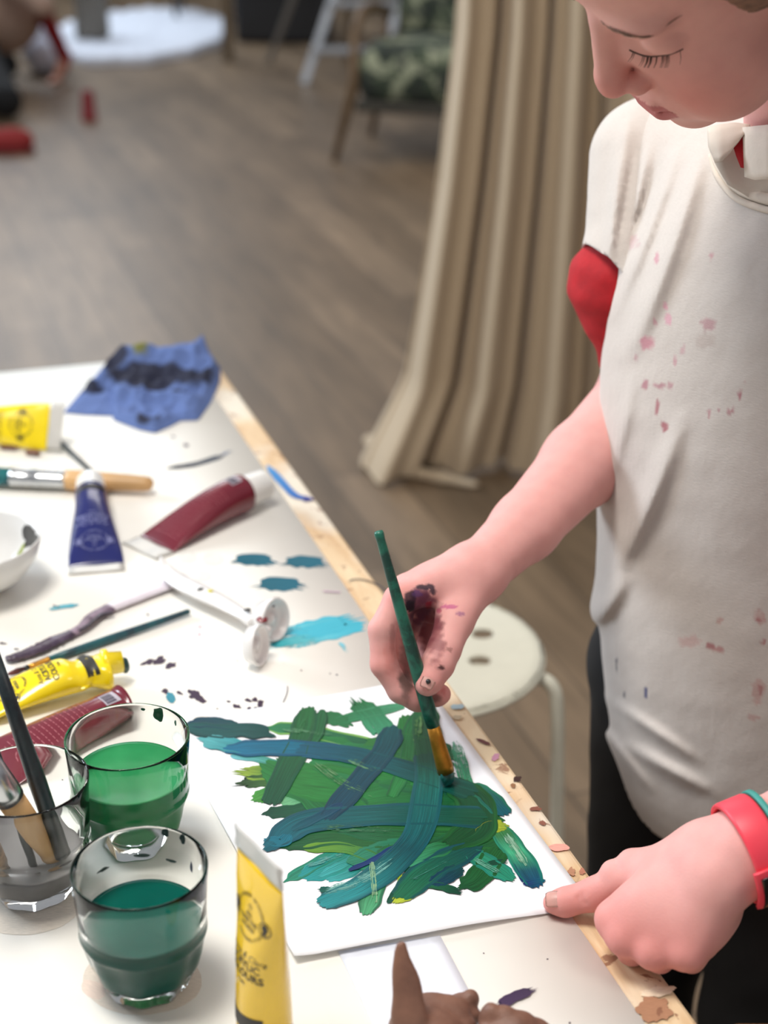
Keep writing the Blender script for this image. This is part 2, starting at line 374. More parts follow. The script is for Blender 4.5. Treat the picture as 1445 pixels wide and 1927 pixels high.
tk.ribbon([(504, 877), (528, 905), (555, 932), (583, 938)], 13, (60, 140, 200), (38, 76, 160), taper=(0.4, 0.5)); tk.blob(577, 939, 10, 5, (44, 44, 120), 5)
tk.ribbon([(656, 1094), (668, 1090), (692, 1093), (716, 1104), (728, 1114)], 1.6, (60, 56, 66), taper=(0.5, 0.4))
tk.ribbon([(898, 1391), (912, 1397), (921, 1401)], 6, (106, 62, 60), taper=(0.4, 0.3)); tk.blob(932, 1425, 8, 5, (196, 140, 164), 8, -0.6, wet=0.7)
tk.blob(973, 1466, 8, 5, (58, 36, 34), 12, -0.2); tk.blob(965, 1478, 5, 4, (140, 100, 70), 13); tk.blob(1008, 1522, 9, 4, (134, 84, 70), 14, spike=0.6); tk.blob(1020, 1549, 6, 4, (140, 90, 76), 15, spike=0.6)
tk.blob(1052, 1595, 19, 7, (222, 160, 146), 41, 0.0, spike=0.12)
tk.blob(1075, 1640, 8, 8, (176, 128, 100), 16, spike=0.5, wet=0.8); tk.blob(1096, 1640, 5, 6, (176, 118, 96), 17, spike=0.4)
tk.blob(1090, 1665, 14, 8, (176, 138, 116), 19, spike=0.4)
tk.blob(1170, 1760, 30, 60, (112, 88, 68), 20, -0.6, spike=0.3, wet=0.7); tk.blob(1230, 1900, 34, 26, (168, 124, 96), 21, spike=0.35, wet=0.75); tk.blob(1240, 1903, 10, 9, (140, 98, 76), 25)
tk.blob(1237, 1865, 28, 10, (232, 212, 184), 24, -0.1, wet=0.8)
tk.blob(862, 1330, 12, 5, (170, 190, 196), 26, wet=0.6); tk.blob(860, 1350, 8, 4, (190, 170, 140), 27, wet=0.6)
tk.build_each('paint_mark', dry_paint, table)
# ------------------------------------------------------------------ painting
pc = [P(316, 1364), P(793, 1278), P(1115, 1706), P(554, 1814)]
ctr = sum(pc, Vector())/4; dx = ((pc[1]-pc[0])+(pc[2]-pc[3])).normalized(); dyv = Vector((dx.y, -dx.x, 0))
if dyv.dot(pc[3]-pc[0]) < 0: dyv = -dyv
pw, ph_ = ((pc[1]-pc[0]).length+(pc[2]-pc[3]).length)/2, ((pc[3]-pc[0]).length+(pc[2]-pc[1]).length)/2
print('paper size', pw, ph_)
pc = [Vector(p) for p in pc]
def paper_h(x, y):
    q = Vector((x, y, 0))-Vector((ctr.x, ctr.y, 0)); u = q.dot(dx)/pw+0.5; v = q.dot(dyv)/ph_+0.5
    return 0.0006+0.0042*ssm(0.80, 1.02, v)*ssm(1.0, 0.55, u)+0.003*ssm(0.12, 0.0, u)*ssm(0.2, 0.6, v)
pap = simple('white_drawing_paper', (245, 246, 250), 0.55, 0.01)
def phf(u, v):
    p = (pc[0]*(1-u)+pc[1]*u)*(1-v)+(pc[3]*(1-u)+pc[2]*u)*v; return paper_h(p.x, p.y)
painting = sheet('painting', pc, T, pap, 30, 40, phf, 0.00025); tag(painting, 'white sheet painted with broad green and teal brush strokes', 'painting')
q = Strokes(hfun=lambda x, y: paper_h(x, y)+0.0004, z0=T); q.dk = 0.72
S = lambda *a: [(340+x/2.007, 1280+y/2.007) for x, y in a]
g1, g2c, g3, tl, db, mint, lt, yg, ye, dg_ = (30, 112, 62), (14, 88, 56), (12, 70, 52), (6, 96, 104), (6, 52, 84), (52, 148, 112), (38, 148, 150), (120, 158, 48), (206, 206, 40), (10, 62, 44)
rb = lambda pts, w_, *a, **k: q.ribbon(S(*pts), w_/2.007, *a, **k)
rb([(400, 762), (500, 705), (600, 650)], 46, (46, 150, 120), (30, 130, 110), taper=(0.2, 1))
rb([(480, 742), (580, 700), (700, 640)], 80, (40, 160, 160), (20, 120, 90)); rb([(555, 745), (640, 710), (720, 650)], 70, (60, 170, 170), (20, 120, 100))
rb([(250, 352), (300, 356), (350, 350)], 56, (140, 168, 60), (80, 140, 50), wet=(0.75, 1), rag=0.4); rb([(240, 392), (290, 386), (345, 380)], 46, (36, 70, 34), (60, 110, 50), rag=0.5)
rb([(292, 452), (350, 430), (420, 400)], 60, (70, 150, 60), (24, 110, 60)); rb([(325, 508), (400, 500), (500, 480)], 44, g3, g2c, taper=(0.4, 1)); rb([(400, 465), (440, 450), (500, 440)], 50, (110, 180, 130), (60, 150, 100), wet=(0.6, 0.6))
rb([(330, 186), (450, 190), (600, 225), (760, 262)], 54, (46, 130, 84), (18, 92, 58), taper=(0.3, 1), ce=(140, 190, 90)); rb([(590, 160), (700, 132), (832, 102)], 38, (30, 120, 70), (70, 150, 110), wet=(1, 0.55))
rb([(672, 90), (720, 140), (770, 205)], 84, (26, 110, 60), (60, 150, 110), wet=(0.75, 0.5), taper=(0.5, 1), rag=0.35); rb([(540, 140), (580, 150), (612, 165)], 50, g1, (36, 118, 70), rag=0.3)
rb([(200, 292), (280, 300), (370, 322)], 26, (110, 190, 200), (50, 140, 110))
for pts, w_, c0, c1 in (([(520, 240), (640, 300), (800, 340)], 120, (36, 124, 62), (24, 104, 56)), ([(860, 150), (900, 300), (960, 420)], 110, (34, 116, 52), (22, 100, 52)), ([(420, 560), (620, 520), (860, 560)], 90, (20, 96, 60), (18, 90, 54)), ([(1000, 420), (1080, 520), (1120, 640)], 190, (14, 84, 50), (20, 86, 44)), ([(700, 640), (900, 640), (1150, 640)], 110, (20, 92, 54), (16, 84, 50)), ([(860, 470), (1000, 500), (1180, 560)], 120, (14, 84, 52), (26, 96, 46)), ([(360, 340), (520, 420), (660, 520)], 150, (34, 120, 56), (20, 100, 56)), ([(560, 300), (740, 330), (960, 380)], 150, (36, 126, 70), (16, 92, 54)), ([(420, 380), (600, 400), (900, 450)], 140, (38, 122, 54), (28, 118, 52)), ([(640, 470), (800, 440), (1000, 440)], 120, (34, 124, 58), (16, 92, 50)), ([(400, 620), (560, 590), (800, 600), (1200, 610)], 90, (16, 84, 48), (34, 104, 44)), ([(620, 560), (900, 580), (1190, 580)], 90, (22, 96, 60), (30, 96, 40)), ([(740, 250), (880, 260), (980, 300)], 110, (44, 120, 56), (20, 92, 50)), ([(480, 640), (620, 640), (760, 690)], 40, (110, 160, 50), (30, 110, 60)), ([(680, 690), (820, 650), (960, 640)], 100, (40, 130, 100), (20, 100, 60)), ([(880, 700), (1000, 650), (1180, 600)], 130, (20, 90, 60), (24, 90, 44))):
    rb(pts, w_, c0, c1)
rb([(1040, 250), (1060, 330), (1085, 420)], 50, (60, 150, 110), (50, 140, 100), wet=(0.45, 0.55), rag=0.3)
rb([(905, 120), (870, 200), (850, 330), (800, 440)], 60, (24, 106, 56), (34, 122, 60), ce=(8, 70, 44)); rb([(925, 112), (930, 200), (960, 330), (1000, 420)], 110, (22, 98, 50), (8, 78, 56), rag=0.15)
rb([(700, 888), (730, 800), (770, 690), (790, 640)], 78, (80, 170, 120), (24, 100, 52), ce=(10, 70, 50)); rb([(820, 842), (880, 790), (920, 720)], 64, (190, 206, 60), (60, 130, 50), taper=(0.6, 1)); rb([(786, 850), (850, 740)], 26, (12, 80, 60)); rb([(830, 700), (825, 780)], 16, (200, 205, 50), (150, 190, 60))
rb([(1195, 560), (1240, 620), (1290, 690), (1335, 775)], 84, (60, 130, 60), (8, 74, 110), mid=(70, 176, 130), ce=(12, 110, 90)); rb([(1300, 780), (1330, 772), (1368, 764)], 20, (26, 44, 110), (10, 90, 110)); rb([(1255, 700), (1290, 770)], 10, (20, 40, 100))
rb([(1065, 790), (1120, 760), (1190, 660)], 78, (20, 82, 46), (24, 92, 44), taper=(0.3, 1)); rb([(1095, 660), (1160, 700), (1235, 752)], 66, (40, 140, 104), (36, 140, 110), ce=(16, 100, 90))
rb([(1130, 590), (1175, 560), (1215, 560)], 60, (220, 216, 40), (150, 170, 50)); rb([(1165, 700), (1222, 692)], 20, g3, wet=(1, 0.5), rag=0.5)
rb([(930, 780), (985, 790), (1042, 812)], 30, (30, 110, 70), g3, wet=(1, 0.7), rag=0.4)
rb([(830, 700), (930, 660), (1010, 640)], 60, (60, 150, 110), (30, 110, 60)); rb([(840, 820), (920, 740), (1000, 690), (1100, 640)], 96, (26, 110, 76), (6, 72, 70), ce=(8, 60, 76)); rb([(960, 775), (1010, 745), (1045, 720)], 60, (6, 60, 84), (8, 66, 70))
rb([(1085, 405), (1150, 440), (1212, 505)], 60, (36, 116, 84), (10, 90, 104), ce=(20, 100, 70), taper=(0.4, 0.9))
rb([(1040, 400), (1110, 470), (1120, 560), (1040, 620)], 150, (10, 74, 46), (16, 76, 40), ce=(22, 84, 36))
rb([(480, 120), (445, 250), (345, 460)], 92, (22, 104, 50), (10, 78, 52), ce=(8, 66, 46), rag=0.12); rb([(535, 125), (520, 200), (485, 260)], 46, (16, 96, 52), (20, 100, 52), ce=(6, 60, 40)); 
rb([(90, 232), (150, 245), (235, 262)], 56, (90, 178, 182), (40, 140, 150), taper=(0.3, 1)); rb([(45, 172), (110, 166), (200, 180)], 40, (6, 60, 84), (6, 74, 80)); rb([(40, 185), (150, 200), (250, 195), (335, 215)], 54, (10, 84, 84), (8, 72, 68), taper=(0.7, 0.3), ce=(6, 60, 62))
rb([(190, 268), (330, 262), (480, 268), (620, 285)], 62, (8, 110, 146), (6, 96, 116), taper=(0.6, 1), ce=(6, 60, 90)); rb([(470, 272), (650, 290), (850, 345), (1085, 425)], 66, (8, 86, 110), (8, 80, 66), taper=(0.9, 1))
rb([(345, 630), (470, 545), (700, 520), (900, 515), (1110, 525)], 84, (8, 96, 112), (10, 80, 56), ce=(6, 66, 80), taper=(0.5, 1)); rb([(330, 612), (380, 620), (400, 600)], 40, (10, 110, 130), wet=(0.8, 1))
rb([(800, 195), (770, 270), (690, 370), (560, 520)], 84, (6, 78, 84), (4, 62, 84), ce=(4, 50, 66), taper=(0.8, 0.7)); rb([(600, 480), (540, 515), (430, 570)], 34, (8, 60, 92), (8, 84, 96))
rb([(555, 845), (680, 790), (800, 700), (900, 580), (935, 400), (930, 300)], 104, (36, 150, 156), (10, 82, 60), mid=(8, 76, 84), taper=(0.8, 1), ce=(8, 70, 80)); rb([(640, 725), (720, 690), (800, 640)], 18, (20, 50, 110), (14, 60, 110), wet=(0.9, 0.7)); rb([(525, 800), (560, 800)], 22, (16, 96, 84), taper=(0.2, 1))
for pts, w_, c0, wt_ in (([(520, 330), (620, 400), (720, 440)], 30, (120, 180, 120), .46), ([(640, 310), (740, 350)], 20, (120, 180, 130), .46), ([(560, 805), (680, 765), (790, 690)], 34, (140, 214, 204), .5), ([(900, 150), (890, 240)], 30, (130, 190, 110), .48), ([(1232, 600), (1300, 700)], 30, (170, 226, 190), .52), ([(722, 700), (735, 850)], 22, (170, 220, 170), .5), ([(490, 705), (620, 660)], 22, (130, 200, 190), .48), ([(560, 566), (780, 574)], 26, (90, 150, 110), .46), ([(400, 196), (560, 215)], 16, (120, 190, 140), .48), ([(470, 160), (420, 280)], 20, (70, 150, 90), .45), ([(1120, 690), (1200, 735)], 20, (120, 200, 170), .5), ([(880, 760), (1010, 690)], 22, (70, 150, 130), .45)):
    rb(pts, w_, tuple(int(x*.80) for x in c0), wet=(wt_-.02, wt_-.09), rag=.4)
for x, y, r in ((348, 328, 9), (408, 392, 9), (605, 490, 9), (540, 465, 7), (425, 606, 5), (345, 250, 5)):
    X, Y = S((x, y))[0]; q.blob(X, Y, r/1.8, r/1.8, (6, 50, 50), int(x), spike=0.1)
q.build('paint_strokes', wet_paint, painting)
o = sheet('drawing_paper', [P(636, 1792), P(828, 1762), P(915, 1927), P(728, 1985)], T+0.0003, simple('bluish_white_paper', (236, 240, 250), 0.55, 0.01), 8, 8, lambda u, v: 0.0002); tag(o, 'small bluish white paper under the bottom edge of the painting', 'paper')
# ------------------------------------------------------------------ acrylic tubes
def plastic(name, rgb, rough=0.28, coat=0.4, trans=0.0, var=0.03):
    return simple(name, rgb, rough, var, 40, **{'Coat_Weight': coat, 'Transmission_Weight': trans})
white_cap = plastic('white_cap_plastic', (236, 236, 232), 0.35); ink = simple('black_ink', (38, 34, 28), 0.5); grey_ink = simple('pale_ink', (120, 124, 170), 0.5)
crimp_m = plastic('milky_plastic', (226, 224, 218), 0.3, 0.3, 0.25)
def paint_tube(M, rgb, label, L=0.118, r=0.0185, w=0.027, crimp=0.016, cap_r=0.0165, cap_l=0.022, front=None, back=False, standing=False, bend=None, ink_m=None, mname='tube_paint', cap=True, fill=1.0):
    t = root('paint_tube', label, 'paint tube', M=M)
    def hw(s): return w+(r-w)*ssm(0, 0.9, s/L)
    def hb(s): return 0.0006+(r*fill-0.0006)*math.sin(min(1, max(0, s/L))*math.pi/2)**0.9 if s > 0 else 0.0006
    def zc(s): return 0.0 if standing else hb(s)+(0.0)
    def surf(s, y, off=0.00035):
        a, b_ = hw(s), hb(s); yy = max(-0.999, min(0.999, y/a)); z = zc(s)+b_*math.sqrt(1-yy*yy)**0.9
        p = Vector((s, y, z+off)); return bend(p) if bend else p
    bm = bmesh.new(); n = 40; rings = []
    for i in range(31):
        s = L*i/30; a, b_ = hw(s), hb(s); ring = []
        if i == 30: pass
        for k in range(n):
            th = 2*math.pi*k/n; y = a*math.cos(th); z = zc(s)+b_*(1 if math.sin(th) > 0 else -1)*abs(math.sin(th))**0.9
            dent = 0.0008*mnoise.noise(Vector((s*40, y*60, 3)))*ssm(0, 0.02, s)*ssm(L, L*0.8, s)
            p = Vector((s, y, z+dent*(1 if z > zc(s) else 0))); ring.append(bm.verts.new(bend(p) if bend else p))
        rings.append(ring)
    s = L+0.002; ring = []
    for k in range(n):
        th = 2*math.pi*k/n; p = Vector((s, 0.85*r*math.cos(th), zc(L)+0.85*r*math.sin(th))); ring.append(bm.verts.new(bend(p) if bend else p))
    rings.append(ring)
    for a, b_ in zip(rings, rings[1:]):
        for k in range(n): bm.faces.new((a[k], a[(k+1) % n], b_[(k+1) % n], b_[k]))
    bm.faces.new(rings[0]); bm.faces.new(rings[-1])
    obj('tube_body', bm, plastic(mname, rgb, 0.26, 0.5), t)
    bm = bmesh.new(); vs = []
    for i in range(9):
        s = -crimp*i/8; ww = w+0.0006*math.sin(i); curl = 0.0006
        row = []
        for k in range(9):
            y = -ww+2*ww*k/8; row.append([Vector((s, y, zc(0)+curl+0.0003*math.sin(k*1.3)+sg*0.0005)) for sg in (1, -1)])
        vs.append(row)
    V = [[[bm.verts.new(bend(p) if bend else p) for p in c] for c in row] for row in vs]
    for i in range(8):
        for k in range(8):
            bm.faces.new((V[i][k][0], V[i+1][k][0], V[i+1][k+1][0], V[i][k+1][0])); bm.faces.new((V[i][k][1], V[i][k+1][1], V[i+1][k+1][1], V[i+1][k][1]))
    for i in range(8):
        for k in (0, 8): bm.faces.new((V[i][k][0], V[i][k][1], V[i+1][k][1], V[i+1][k][0]))
    for k in range(8):
        for i in (0, 8): bm.faces.new((V[i][k][0], V[i][k+1][0], V[i][k+1][1], V[i][k][1]))
    obj('crimped_end', bm, crimp_m, t)
    if cap:
        bm = bmesh.new(); prof = [(L+0.0021, cap_r*0.9), (L+0.003, cap_r), (L+0.0034, cap_r), (L+cap_l-0.0015, cap_r*0.95), (L+cap_l-0.0009, cap_r*0.945), (L+cap_l-0.0001, cap_r*0.90), (L+cap_l, cap_r*0.88), (L+cap_l, cap_r*0.84), (L+cap_l-0.0004, cap_r*0.5), (L+cap_l-0.0004, 0.0)]
        lathe(bm, prof, 48, wob=lambda a, p: 1+0.012*math.sin(a*24))
        bmesh.ops.translate(bm, verts=bm.verts, vec=(0, 0, zc(L)))
        if bend:
            for v in bm.verts: v.co = bend(v.co)
        obj('cap', bm, white_cap, t)
    ik = ink_m or ink
    if front:
        bm = bmesh.new()
        def tx(s_, y0, x, sz, bold=False, sh=0.0):       # text at distance x from the crimp, baseline across the tube
            vs, fs = textmesh(s_, sz, bold, shear=sh); addmesh(bm, vs, fs, lambda X, Y: surf(x-Y, y0+X))
        def ring_text(s_, cx, a, b_, sz, t0, t1):
            for i, ch in enumerate(s_):
                if ch == ' ': continue
                th = t0+(t1-t0)*i/(len(s_)-1); vs, fs = textmesh(ch, sz, True)
                flip = 1 if math.sin(th) > 0 else -1
                px_, py_ = a*math.cos(th), b_*math.sin(th)
                an = math.atan2(-a*math.cos(th)*-1*0+math.cos(th)*b_, -a*math.sin(th)) if True else 0
                if flip > 0: an += math.pi
                ca, sa = math.cos(an), math.sin(an)
                addmesh(bm, vs, fs, lambda X, Y: surf(cx-(py_+sa*X+ca*(Y-sz*0.35)), px_+ca*X-sa*(Y-sz*0.35)))
        cx = 0.030
        ring_text('DIFFERENT OPINIONS', cx, 0.0135, 0.0125, 0.0027, math.pi*0.86, math.pi*0.14)
        ring_text('ALL PERSONALITIES', cx, 0.0135, 0.0125, 0.0027, math.pi*1.14, math.pi*1.86)
        tx('ALL', 0, cx-0.001, 0.0036, True); tx('OVER THE', 0, cx+0.0028, 0.0036, True); tx('WORLD', 0, cx+0.0066, 0.0036, True)
        for k in range(10):
            a = 2*math.pi*k/10; bm.faces.new([bm.verts.new(surf(cx-0.0065+0.0014*math.sin(a+j), 0.0017*math.cos(a+j))) for j in (0, .4, .8, 1.2, 1.6)])
        for sg in (-1, 1):                                # two round cameo badges with a head in profile
            cy_ = sg*0.0145; R_ = 0.0046; N = 28
            o_ = [surf(cx+R_*math.sin(2*math.pi*k/N), cy_+R_*math.cos(2*math.pi*k/N)) for k in range(N)]; i_ = [surf(cx+(R_-.0007)*math.sin(2*math.pi*k/N), cy_+(R_-.0007)*math.cos(2*math.pi*k/N)) for k in range(N)]
            ov = [bm.verts.new(p) for p in o_]; iv = [bm.verts.new(p) for p in i_]
            for k in range(N): bm.faces.new((ov[k], ov[(k+1) % N], iv[(k+1) % N], iv[k]))
            head = [(-.2, .75), (.25, .72), (.5, .45), (.5, .15), (.68, 0), (.48, -.1), (.45, -.3), (.1, -.32), (.05, -.5), (.45, -.72), (0, -.8), (-.5, -.65), (-.25, -.35), (-.5, -.05), (-.55, .4)]
            c0 = bm.verts.new(surf(cx, cy_)); hv = [bm.verts.new(surf(cx-Y*R_*.92, cy_+X*R_*.92*sg)) for X, Y in head]
            for k in range(len(hv)): bm.faces.new((c0, hv[k], hv[(k+1) % len(hv)]))
        tx('Anna & Clara', 0.001, 0.0545, 0.0058, False, 0.35); tx('ACRYLIC', 0, 0.0605, 0.0067, True); tx('COLOURS', 0, 0.0668, 0.0067, True); tx('75 ML', 0, 0.0715, 0.0028, True)
        obj('printed_label', bm, ik, t, False)
        bm = bmesh.new(); g = [[bm.verts.new(surf(L-0.018+0.010*i/3, -hw(L-.013)*0.86+hw(L-.013)*1.72*k/14, 0.0003)) for k in range(15)] for i in range(4)]
        for i in range(3):
            for k in range(14): bm.faces.new((g[i][k], g[i+1][k], g[i+1][k+1], g[i][k+1]))
        obj('colour_band', bm, ink, t)
    if back:
        bm = bmesh.new(); R = random.Random(4)
        for i in range(17):
            x = 0.012+i*0.0042; y = -0.017
            while y < 0.014:
                l = R.uniform(0.002, 0.006); q = [bm.verts.new(surf(x+dx_, y+dy_)) for dx_, dy_ in ((0, 0), (0, l), (0.0006, l), (0.0006, 0))]; bm.faces.new(q); y += l+0.0014
        obj('small_print', bm, simple('faint_red_ink', (168, 92, 100), 0.5), t, False)
        bm = bmesh.new(); g = [[bm.verts.new(surf(0.094+0.013*i/3, -0.008+0.015*k/8, 0.0003)) for k in range(9)] for i in range(4)]
        for i in range(3):
            for k in range(8): bm.faces.new((g[i][k], g[i+1][k], g[i+1][k+1], g[i][k+1]))
        st = obj('barcode_patch', bm, simple('barcode_grey', (176, 170, 180), 0.5), t)
        bm = bmesh.new(); y = -0.0068
        while y < 0.0055:
            l = R.choice((0.0004, 0.0008, 0.0012)); bm.faces.new([bm.verts.new(surf(0.0952+a_, y+b_, 0.0005)) for a_, b_ in ((0, 0), (0, l), (0.0085, l), (0.0085, 0))]); y += l+R.choice((0.0004, 0.0007))
        obj('barcode', bm, simple('barcode_ink', (60, 50, 70), 0.5), st, False)
    return t
def place(u0, v0, u1, v1, z=CZ+0.0003):        # crimp pixel -> cap pixel, on the table
    p0, p1 = P(u0, v0, z), P(u1, v1, z); return aim(p0, p1), (p1-p0).length
M, d = place(181, 1066, 172, 936); print('blue', d)
tb = paint_tube(M, (22, 30, 100), 'navy blue paint tube with white cap lying towards the wooden brush', L=d*0.80, r=0.0165, w=0.0258, crimp=0.014, cap_r=0.0155, front=True, ink_m=grey_ink, mname='blue_paint_tube', cap_l=d*0.20)
M, d = place(294, 1026, 496, 945); print('red', d)
paint_tube(M, (112, 28, 44), 'dark red paint tube with white cap and barcode beside the white utensil', L=d*0.80, r=0.0195, w=0.026, crimp=0.021, back=True, mname='dark_red_paint_tube', cap_l=d*0.21)
pa, pb = P(92, 803, CZ+.026), P(-95, 797, CZ+.020); M = aim(pa, pb) @ Matrix.Rotation(math.radians(-58), 4, 'X'); d = (pb-pa).length; print('yel', d)
paint_tube(M, (250, 222, 10), 'yellow paint tube at the left edge lying over brown clay crumbs', L=d, r=0.018, w=0.0265, crimp=0.016, front=True, standing=True, mname='yellow_paint_tube', fill=0.9)
# crumpled yellow tube : flat body, twisted neck
M, d = place(-50, 1342, 236, 1272, CZ+0.004); print('yel2', d)
Lb = d*0.86
def crumple(p):
    p = p.copy(); k = ssm(Lb*0.80, Lb*0.90, p.x)*ssm(Lb*1.2, Lb*0.92, p.x)
    p.z *= 1-0.25*k; p.y += 0.004*k*math.sin(p.x*160)
    n_ = 0.0035*ssm(Lb*0.74, Lb*0.9, p.x); p += Vector((0, mnoise.noise(p*70), mnoise.noise(p*70+Vector((9, 3, 1)))))*n_
    sq = math.exp(-((p.x-Lb*0.80)/0.007)**2); p.z -= sq*0.007*(1 if p.z > 0.012 else 0)
    return p
ty = paint_tube(M, (250, 214, 6), 'crumpled yellow paint tube with a twisted open neck above the glasses', L=Lb, r=0.019, w=0.0215, crimp=0.012, front=True, bend=crumple, mname='yellow_paint_tube', cap=False, fill=0.78)
bm = bmesh.new(); lathe(bm, [(0, .0125), (.004, .0125), (.006, .0095), (.016, .0090), (.016, .006), (.010, .005)], 28, wob=lambda a, p: 1+0.03*math.sin(a*5+p*300)); bm.transform(Matrix.Translation((Lb-0.001, 0.0, 0.0155)) @ Matrix.Rotation(-0.15, 4, 'Z')); obj('tube_neck', bm, plastic('yellow_paint_tube', (250, 214, 6)), ty)
bm = bmesh.new(); bmesh.ops.create_icosphere(bm, subdivisions=3, radius=0.0062)
for v in bm.verts: v.co = Vector((v.co.x*0.7, v.co.y*0.7, v.co.z*1.15))*(1+0.2*mnoise.noise(v.co*200))
bm.transform(Matrix.Translation((Lb+0.0165, -0.003, 0.012))); obj('dried_paint_plug', bm, plastic('dark_green_paint', (8, 62, 60)), ty)
M, d = place(-12, 1450, 230, 1354); print('red2', d)
paint_tube(M, (112, 28, 44), 'flattened dark red paint tube lying behind and under the two left glasses', L=d*1.0, r=0.020, w=0.033, crimp=0.012, back=True, mname='dark_red_paint_tube', cap=False, fill=0.6)
# standing yellow tube
dep = 0.824; topc = D(487, 1592, dep); base = Vector((topc.x, topc.y, CZ+0.0005))
Hh = topc.z-base.z; print('tube height', Hh)
ux = Vector((0, 0, -1)); pr = (P(537, 1652, topc.z)-P(447, 1560, topc.z)); pr.z = 0; yv = pr.normalized(); print('crimp w', pr.length)
# local x = down (crimp->cap), local y across, local z = front normal toward the camera
zv = ux.cross(yv)
if zv.y > 0: yv = -yv; zv = -zv
# reading direction: local y must run left->right seen from the front
M = Matrix(((ux.x, yv.x, zv.x, base.x), (ux.y, yv.y, zv.y, base.y), (ux.z, yv.z, zv.z, base.z+Hh-0.014), (0, 0, 0, 1)))
capl = 0.022
paint_tube(M, (240, 196, 12), 'yellow paint tube standing upright on its cap beside the painting', L=Hh-0.014-capl, r=0.0165, w=0.0245, crimp=0.014, front=True, standing=True, mname='amber_yellow_paint_tube', cap_l=capl, cap_r=0.0168, fill=0.95)
# ------------------------------------------------------------------ brushes
silver = simple('brushed_silver', (196, 198, 200), 0.25, 0.05, Metallic=1.0); gold = simple('brass_ferrule', (206, 150, 70), 0.28, 0.1, Metallic=1.0)
handle_wood = simple('beech_handle', (206, 164, 112), 0.45, 0.12, 14)
def brush(p0, p1, label, parts, group=None, cat='paintbrush'):
    """p0 tip, p1 handle end; parts: (name, material, profile in metres from the tip, flat)"""
    t = root('paintbrush', label, cat, M=aim(p0, p1), group=group)
    for nm, mt, prof, flat in parts:
        bm = bmesh.new(); lathe(bm, prof, 28)
        for v in bm.verts: v.co.z *= flat
        obj(nm, bm, mt, t)
    return t
def dirty(name, rgb, rgb2, sc=40, rough=0.4):
    if name in MC: return MC[name]
    b = NB(name); vec = b.coord(); b.l(b.ramp(b.noise(sc, 5, 0.7, vec, 0.5), [(0.42, lin(rgb)), (0.6, lin(rgb2))]), b.b.inputs['Base Color']); b.set(Roughness=rough); b.bump(b.noise(sc*3, 3, 0.6, vec), 0.3, 0.0006); MC[name] = b.m; return b.m
teal_handle = dirty('teal_handle', (28, 54, 66), (22, 84, 92)); dark_handle = dirty('dark_handle', (22, 28, 34), (34, 48, 52)); green_handle = dirty('green_painted_handle', (10, 60, 50), (26, 104, 84), 60)
z = CZ+0.012
p0, p1 = P(-60, 893, z), P(288, 911, z); L = (p1-p0).length; print('big brush', L)
k = L/348
brush(p0, p1, 'thick wooden-handled brush with teal bristles and silver ferrule', [
 ('bristles', dirty('teal_bristles', (10, 78, 88), (30, 120, 124), 80), [(0, .003), (0.006, .009), (0.02, .0125), (86*k, .0115)], 0.75),
 ('ferrule', silver, [(83*k, .0128), (90*k, .0134), (92*k, .0126), (130*k, .0124), (134*k, .0132), (140*k, .0122), (180*k, .0118), (188*k, .0112)], 0.8),
 ('handle', handle_wood, [(186*k, .0112), (200*k, .0118), (270*k, .0105), (332*k, .0088), (343*k, .0075), (348*k, .0035), (348.5*k, 0)], 0.9)])
p0, p1 = P(84, 805, CZ+0.004), P(212, 924, CZ+0.003)
brush(p0, p1, 'thin dark brush lying under the thick wooden brush', [('ferrule', gold, [(0, .0025), (0.02, .003)], 1), ('handle', dark_handle, [(0.02, .003), (0.08, .0026), ((p1-p0).length, .0014)], 1)])
p0, p1 = P(12, 1270, CZ+0.0035), P(357, 1150, CZ+0.0045); L = (p1-p0).length; k = L/366
brush(p0, p1, 'thin teal-handled brush with copper ferrule and red-painted tip', [
 ('bristles', dirty('red_painted_bristles', (96, 22, 30), (50, 18, 22), 120), [(0, .0006), (8*k, .0018), (20*k, .0026), (34*k, .0018)], 1),
 ('ferrule', gold, [(40*k, .0019), (50*k, .0026), (78*k, .0033), (80*k, .0036)], 1), ('dark_collar', dark_handle, [(32*k, .0019), (41*k, .0024)], 1),
 ('handle', teal_handle, [(78*k, .0033), (130*k, .0036), (200*k, .0037), (340*k, .0026), (363*k, .0025), (366*k, .0012)], 1)])
# brush held over the painting
tip = P(846, 1477, T+0.002); BT = D(712, 1000, 1.082); L = (BT-tip).length; k = L/495; print('held brush', L)
brush(tip, BT, 'green-smeared brush held in the hand above the painting', [
 ('bristles', dirty('green_bristles', (8, 72, 66), (24, 110, 110), 90), [(0, .002), (5*k, .0055), (18*k, .0068), (34*k, .0060)], 0.6),
 ('ferrule', simple('copper_ferrule', (176, 122, 40), 0.4, 0.2, 60, Metallic=0.75), [(26*k, .0062), (40*k, .0062), (90*k, .0052), (122*k, .0046)], 1),
 ('handle', green_handle, [(118*k, .0047), (150*k, .0054), (230*k, .0052), (400*k, .0038), (480*k, .0032), (490*k, .0036), (495*k, .0030), (496*k, 0)], 1)])
